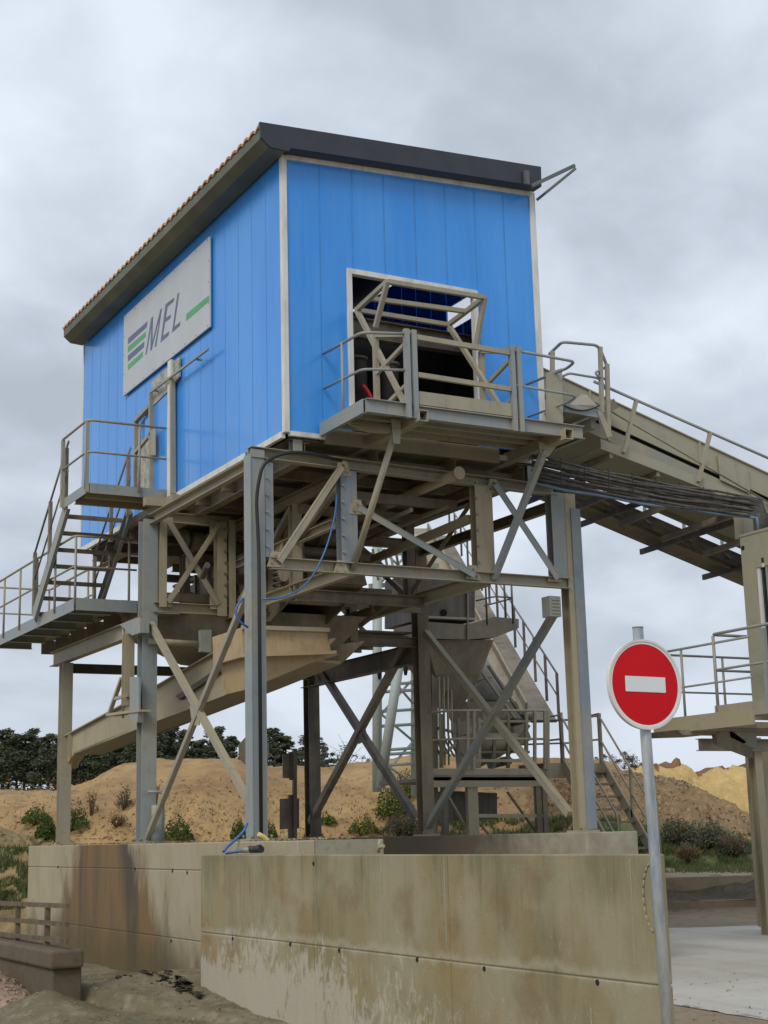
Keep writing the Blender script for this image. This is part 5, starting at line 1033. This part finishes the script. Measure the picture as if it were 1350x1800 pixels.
link('collar', MB().tube([at(428, 1494, X=7.06), at(440, 1494, X=7.06)], .03, 10), 'galvanised', cpl); link('body', MB().tube([at(440, 1493, X=7.08), at(459, 1493, X=7.08)], .042, 10), 'rubber_black', cpl); link('lever', MB().tube([at(446, 1490, X=7.07), at(458, 1486, X=7.07)], .014, 6), 'rubber_black', cpl)
hose('yellow_hose', [(454, 1466), (466, 1472), (476, 1484), (480, 1500), (482, 1512)], 17.0, .028, 'hose_yellow', 'pale yellow hose looping over the plinth edge at the near left column')
col_c = [V((7.93, 17.84, 1.99)), V((7.93, 17.84, 5.7)), at(450, 870, Y=17.8), at(462, 812, Y=17.72), at(500, 795, Y=17.7), at(545, 796, Y=17.75), at(600, 810, Y=17.82)]
single('power_cable', MB().tube(smooth_path(col_c, .3, 6), .026, 8), 'rubber_black', 'black cable running up the near left column and arching along the truss', 'cable')
single('stub_pipe', MB().tube([at(665, 1498, X=7.1), at(668, 1476, X=7.1)], .018, 8).tube([at(667, 1490, X=7.1), at(674, 1487, X=7.1)], .02, 6), 'tan_steel', 'short bent stub pipe standing on top of the front wall', 'pipe')
# ================================================================ LOW FENCE AT LEFT
fn = thing('low_railing', 'muddy brown pipe railing on a concrete curb at the lower left', 'railing', (5.4, 19, .4))
for z in (1.27, 1.06, .87): link('rail', MB().rect((5.4, 17.75, z), (5.4, 24, z-.1), .04, .055), 'rust_rail', fn)
for y in (18.65, 20.0, 21.4, 22.8): link('post', MB().rect((5.42, y, .6), (5.42, y, 1.24), .06, .06, (0, 1, 0)), 'rust_rail', fn)
link('curb', MB().box(5.25, 5.6, 17.8, 24.5, 0, .56), 'shade_mud_concrete', fn, bevel=.02); link('curb', MB().box(5.2, 5.6, 17.72, 24.5, .562, .77), 'shade_mud_concrete', fn, bevel=.03)
# ================================================================ PLANTS

def leafquad(mb, p, s_, flat=.5):
    a = V((random.gauss(0, 1), random.gauss(0, 1), random.gauss(0, flat))).normalized(); b_ = a.cross(V((random.gauss(0, 1), random.gauss(0, 1), random.gauss(0, 1)))).normalized()
    mb.add([p-a*s_, p+b_*s_*.5, p+a*s_, p-b_*s_*.45], [(0, 1, 2, 3)])
def crown_cloud(clumps, per, leaf):
    mb = MB()
    for c_, r_ in clumps:
        for _ in range(int(per)):
            d = V((random.gauss(0, 1), random.gauss(0, 1), random.gauss(0, 1))).normalized()*r_.x*random.random()**.45
            d.z *= r_.z/r_.x; leafquad(mb, c_+d, leaf*random.uniform(.6, 1.3))
    return mb
def pine_proto(h, cw, seed, cr_mat, loc, label, dens=1.0, bare=.42):
    random.seed(seed)
    lean = random.uniform(-.04, .04)*h; clumps = []; tr = MB(); tp = [V((0, 0, -1)), V((lean*.3, 0, h*.4)), V((lean, 0, h*.95))]
    tr.tube(tp, .1, 6, radii=[h*.022, h*.016, h*.005])
    k = int(30*dens)
    for i in range(k):
        t_ = (i+.5)/k; z = h*(bare+(1.0-bare)*t_); wdt = cw*(.35+.75*math.sin(min(1, t_*1.25+.12)*math.pi)**.8)*.5
        a = random.uniform(0, 6.283); rr = wdt*random.uniform(.35, 1.0); c_ = V((lean*z/h+math.cos(a)*rr, math.sin(a)*rr, z+random.uniform(-.3, .3)))
        s_ = cw*random.uniform(.15, .27)*(1.15-.5*t_); clumps.append((c_, V((s_*1.2, s_*1.2, s_*.75))))
        tr.tube([V((lean*z/h, 0, z-s_*.6)), c_], h*.005, 4)
    for i in range(4):
        z = h*random.uniform(.22, bare); a = random.uniform(0, 6.283); tr.tube([V((0, 0, z)), V((math.cos(a)*cw*.3, math.sin(a)*cw*.3, z+.3))], h*.003, 4)
    cw_ = crown_cloud(clumps, 95, h*.024)
    t = thing('pine_tree', label, 'tree', loc, 'pines along the ridge'); t['_w'] = (0, 0, 0)
    link('trunk', tr, 'bark_dark', t); link('crown', cw_, cr_mat, t); t['_w'] = tuple(loc); return t
def copytree(o, loc, label, sc_, rz, group=None):
    c = o.copy(); COL.objects.link(c); c.location = loc; c.scale = sc_; c.rotation_euler.z = rz; c['label'] = label
    if group: c['group'] = group
    for ch in o.children: d = ch.copy(); COL.objects.link(d); d.parent = c
    return c
B = 270
tops = [(-22, 1300, 44), (4, 1284, 48), (28, 1292, 40), (56, 1283, 46), (84, 1292, 42), (112, 1296, 44), (146, 1300, 40), (172, 1305, 40), (202, 1298, 44), (232, 1302, 42), (256, 1286, 46), (278, 1272, 44), (300, 1277, 44), (326, 1286, 46), (352, 1302, 40), (384, 1280, 48), (408, 1296, 36), (14, 1300, 44), (70, 1304, 44), (130, 1308, 44), (220, 1312, 44), (268, 1300, 44), (312, 1306, 46), (368, 1308, 40), (42, 1306, 40), (98, 1310, 40), (186, 1316, 40), (480, 1283, 60), (503, 1296, 40), (546, 1292, 56), (340, 1320, 40), (160, 1322, 40), (395, 1318, 40)]
words = ['at the left edge of the frame', 'left of the far leg', 'behind the far left leg', 'between the far leg and the launder end', 'under the launder', 'left of the middle column', 'behind the middle column', 'right of the middle column', 'inside the left X brace', 'left of the near column', 'right of the near column', 'left of the rear column', 'right of the rear column']
def where(px):
    L_ = ((20, 0), (60, 1), (118, 2), (160, 3), (215, 4), (240, 5), (265, 6), (300, 7), (360, 8), (430, 9), (500, 10), (535, 11), (2000, 12))
    for lim, i in L_:
        if px < lim: return words[i]
protos = []; used = set()
order = list(range(len(tops)))
for i, (px, yt, wpx) in sorted(enumerate(tops), key=lambda q: (q[0] >= 6, q[1][0])):
    back = 1 if i in range(17, 27) or i >= 30 else 0
    b = B+(18 if back else 0)+random.uniform(-4, 4)
    base = far(px, 1402, b); top = far(px, yt, b); h = top.z-base.z; wm_ = wpx/2626*b*1.45
    row = 'back row dark pine' if back else ('broad front row dark pine' if wpx >= 46 else 'slim front row dark pine')
    lab = '%s %s' % (row, where(px))
    while lab in used: lab = lab+', just right of its twin' if 'twin' not in lab else lab+' and one further'
    used.add(lab)
    if i < 6:
        t = pine_proto(11.5, 5.0, 40+i, 'pine_needles', tuple(base), lab, bare=(.32, .24, .36, .2, .28, .22)[i]); t.scale = (wm_/5, wm_/5, h/11.5); protos.append(t)
    else: copytree(protos[i % 6], base, lab, (wm_/5, wm_/5, h/11.5), random.uniform(0, 6))
# low understorey under the pines
mb = MB()
for i in range(5200):
    px = random.uniform(-40, 235) if random.random() < .55 else random.uniform(235, 640); b = random.uniform(262, 300); p = far(px, 1398, b); p.z += abs(random.gauss(0, 1))*(.9 if px < 235 else 1.5); leafquad(mb, p, random.uniform(.2, .45))
single('understorey', mb, 'pine_needles', 'dark undergrowth along the foot of the far pines', 'undergrowth', kind='stuff')
def bushtree(px, yt, wpx, b, label, mat, dens=60, leafs=.02, grp='loose trees on the horizon', ybase=1400, loose=.8):
    base = far(px, ybase, b); top = far(px, yt, b); h = top.z-base.z; w_ = wpx/2626*b
    clumps = []; tr = MB(); tr.tube([V((0, 0, -.5)), V((0, 0, h*.5))], .1, 6, radii=[h*.03, h*.015])
    for i in range(26):
        a = random.uniform(0, 6.283); r_ = random.random()**.5*w_*.42; z = h*random.uniform(.35, .93)*(1-.25*(r_/(w_*.5))**2); c_ = V((math.cos(a)*r_, math.sin(a)*r_, z))
        s_ = w_*random.uniform(.07, .15)*loose; clumps.append((c_, V((s_, s_, s_*.7)))); tr.tube([V((0, 0, h*.3)), V((c_.x*.5, c_.y*.5, z*.8)), c_], h*.006, 4)
        for _ in range(3): tr.tube([c_, c_+V((random.gauss(0, s_), random.gauss(0, s_), random.uniform(0, s_*1.6)))], h*.0025, 3)
    t = thing('bushy_tree', label, 'tree', tuple(base), grp); t['_w'] = (0, 0, 0)
    link('trunk', tr, 'bark', t); link('crown', crown_cloud(clumps, dens, h*leafs), mat, t); t['_w'] = tuple(base); return t
bushtree(465, 1312, 60, 200, 'olive green loose tree right behind the octagonal sign', 'olive_leaves', 80)
bushtree(525, 1308, 50, 210, 'olive tree half hidden by the dark rear column', 'olive_leaves', 80)
bushtree(562, 1300, 70, 205, 'dark bushy tree just right of the rear column', 'olive_leaves', 110)
bushtree(606, 1298, 80, 230, 'pale bare twiggy tree left of the lattice tower', 'grey_leaves', 18, loose=1.1)
bushtree(638, 1322, 60, 225, 'low grey green bush against the lattice tower leg', 'grey_leaves', 50)
bushtree(1098, 1317, 74, 62, 'dark thorny tree on the brown gravel hill left of the sign post', 'olive_leaves', 60, .03, ybase=1366)
bushtree(1052, 1322, 50, 63, 'smaller thorny tree behind the rear stair rail', 'olive_leaves', 55, .03, ybase=1366)
def hillpoint(px, py, blist=(28, 66)):
    return None
import mathutils
dg = None
def build_bvh():
    from mathutils.bvhtree import BVHTree
    vs_, fs_ = [], []
    for n_ in ('ground', 'sand_hill', 'gravel_hill', 'grassy_bank', 'grass_strip', 'quarry_face'):
        o = bpy.data.objects[n_]; off = len(vs_); vs_ += [v.co.copy()+o.location for v in o.data.vertices]; fs_ += [[i+off for i in p.vertices] for p in o.data.polygons]
    return BVHTree.FromPolygons(vs_, fs_)
bvh = build_bvh()
def ground_at(px, py, fallback=45):
    d = ray(px, py).normalized(); h = bvh.ray_cast(CAM, d)
    return h[0] if h[0] is not None else far(px, py, fallback)
st = MB()
for i in range(2600):
    px = random.uniform(0, 1040); py = 1478-random.random()**1.3*110; p = ground_at(px, py)
    if (p-CAM).length > 70: continue
    s_ = random.uniform(.02, .08)
    st.add([p+V((random.uniform(-s_, s_), random.uniform(-s_, s_), random.uniform(-s_*.5, s_*.9))) for _ in range(4)], [(0, 1, 2), (0, 2, 3), (0, 3, 1), (1, 3, 2)])
single('sand_clods', st, 'sand_hill', 'loose clods and stones scattered over the orange sand hill', 'stones', kind='stuff')
def shrub(px, py, wpx, hpx, mat, label, flowers=0, n=420, stems=14, grp='shrubs on the sand hill', leafs=.035, bare=False):
    p0 = ground_at(px, py); dist = (p0-CAM).length; w_ = wpx/2626*dist; h = hpx/2626*dist
    t = thing('shrub', label, 'shrub', tuple(p0), grp); t['_w'] = (0, 0, 0)
    sm = MB()
    for i in range(stems):
        a = random.uniform(0, 6.283); r_ = random.uniform(.1, .5)*w_; sm.tube([V((math.cos(a)*r_*.15, math.sin(a)*r_*.15, -.05)), V((math.cos(a)*r_*.6, math.sin(a)*r_*.6, h*random.uniform(.3, .6))), V((math.cos(a)*r_, math.sin(a)*r_, h*random.uniform(.55, 1)))], .01, 4, radii=[.02, .012, .005])
        if bare:
            for _ in range(4):
                q = V((math.cos(a)*r_*.6, math.sin(a)*r_*.6, h*random.uniform(.3, .7))); sm.tube([q, q+V((random.gauss(0, .1), random.gauss(0, .1), random.uniform(.1, .3)))*w_], .006, 3)
    link('stems', sm, 'dry_stems', t)
    lv = MB(); fl = MB()
    for _ in range(n if not bare else n//7):
        a = random.uniform(0, 6.283); r_ = random.random()**.5*w_*.5; top_ = h*(1-.8*(r_/(w_*.5))**2)*(1+.25*math.sin(a*3+px)); z = top_*random.random()**.5
        p = V((math.cos(a)*r_, math.sin(a)*r_, z)); leafquad(lv, p, leafs*random.uniform(.7, 1.6), 1)
        if flowers and random.random() < flowers: leafquad(fl, p+V((0, 0, leafs)), leafs*.8, 1)
    link('leaves', lv, mat, t)
    if flowers and fl.f: link('blossom', fl, 'yellow_flowers', t)
    t['_w'] = tuple(p0); return t
shrub(64, 1449, 52, 28, 'shrub_leaves', 'round green shrub on yellow sand left of the far leg', n=900)
shrub(128, 1460, 56, 46, 'shrub_leaves', 'dark green shrub just right of the far left leg', n=1100)
shrub(82, 1475, 40, 34, 'shrub_leaves', 'bushy green shrub in front of the far left leg', n=800)
shrub(160, 1432, 22, 46, 'grey_leaves', 'tall dead twiggy shrub between the far leg and middle column', bare=True, n=120, stems=8)
shrub(218, 1422, 30, 40, 'grey_leaves', 'grey green spiky shrub left of the middle column', n=200, stems=18)
shrub(273, 1415, 26, 44, 'grey_leaves', 'dry reddish shrub just right of the middle column', bare=True, n=100, stems=10)
shrub(208, 1452, 44, 14, 'grey_leaves', 'flat dry tuft low on the sand hill', bare=True, n=200, stems=20)
shrub(313, 1480, 56, 40, 'shrub_leaves', 'green shrub patch right of the standpipe', n=1000)
shrub(420, 1476, 30, 34, 'shrub_leaves', 'small yellow green shrub left of the near column', n=500, flowers=.05)
shrub(475, 1476, 24, 30, 'shrub_leaves', 'small yellow green shrub right of the near column', n=400, flowers=.05)
shrub(576, 1450, 34, 18, 'shrub_leaves', 'low flowering tuft on orange sand inside the rear X brace', n=350, flowers=.2)
shrub(640, 1468, 56, 30, 'shrub_leaves', 'low gorse with yellow flowers at the foot of the sand hill', n=700, flowers=.25)
shrub(690, 1440, 60, 66, 'shrub_leaves', 'large gorse bush dotted with yellow flowers by the tower foot', n=1500, flowers=.18)
shrub(715, 1405, 46, 50, 'shrub_leaves', 'dark gorse behind the right X brace', n=1000, flowers=.12)
shrub(700, 1468, 60, 34, 'grey_leaves', 'grey leafy plant left of the shaded right column', n=900)
shrub(725, 1470, 30, 34, 'olive_leaves', 'dark leafy plant touching the shaded right column', n=600)
shrub(1245, 1488, 90, 44, 'olive_leaves', 'dark green bramble right of the sign post', n=1600, grp='brambles at the foot of the gravel hill')
shrub(1190, 1482, 70, 40, 'grey_leaves', 'grey dry bramble behind the sign post', n=1000, grp='brambles at the foot of the gravel hill', stems=40)
shrub(1290, 1505, 60, 40, 'grey_leaves', 'brown dry bramble left of the cabin leg', n=500, grp='brambles at the foot of the gravel hill', stems=50)
shrub(1135, 1492, 50, 46, 'shrub_leaves', 'green bramble left of the sign post above the wall', n=900, grp='brambles at the foot of the gravel hill')
shrub(1210, 1518, 60, 26, 'grey_leaves', 'flat dead bramble low on the grass strip', n=200, bare=True, grp='brambles at the foot of the gravel hill', stems=40)
# grass
def grass(name, label, px0, px1, py0, py1, n, hgt, dense=None, mat='grass_blades'):
    mb = MB()
    for _ in range(n):
        px, py = random.uniform(px0, px1), random.uniform(py0, py1)
        if noise.noise(V((px*.03, py*.06, 3))) < -.15: continue
        p = ground_at(px, py); h = hgt*random.uniform(.5, 1.5); d = V((random.gauss(0, .3), random.gauss(0, .3), 1))*h; s_ = V((random.gauss(0, 1), random.gauss(0, 1), 0)).normalized()*h*.12
        mb.add([p-s_, p+s_, p+d], [(0, 1, 2)])
    single(name, mb, mat, label, 'grass', kind='stuff')
grass('grass', 'bright green grass strip at the foot of the gravel hill', 1095, 1345, 1468, 1535, 12000, .10)
grass('grass', 'tufted green grass on the bank at the left edge', -10, 110, 1490, 1600, 5000, .09)
grass('grass', 'green grass glimpsed under the rear machine platform', 760, 1090, 1440, 1480, 4000, .15)
grass('dry_weeds', 'sparse dry weeds over the sand hill', 0, 760, 1395, 1478, 1500, .09, mat='dry_stems')
for o in bpy.data.objects:
    if '_w' in o: del o['_w']
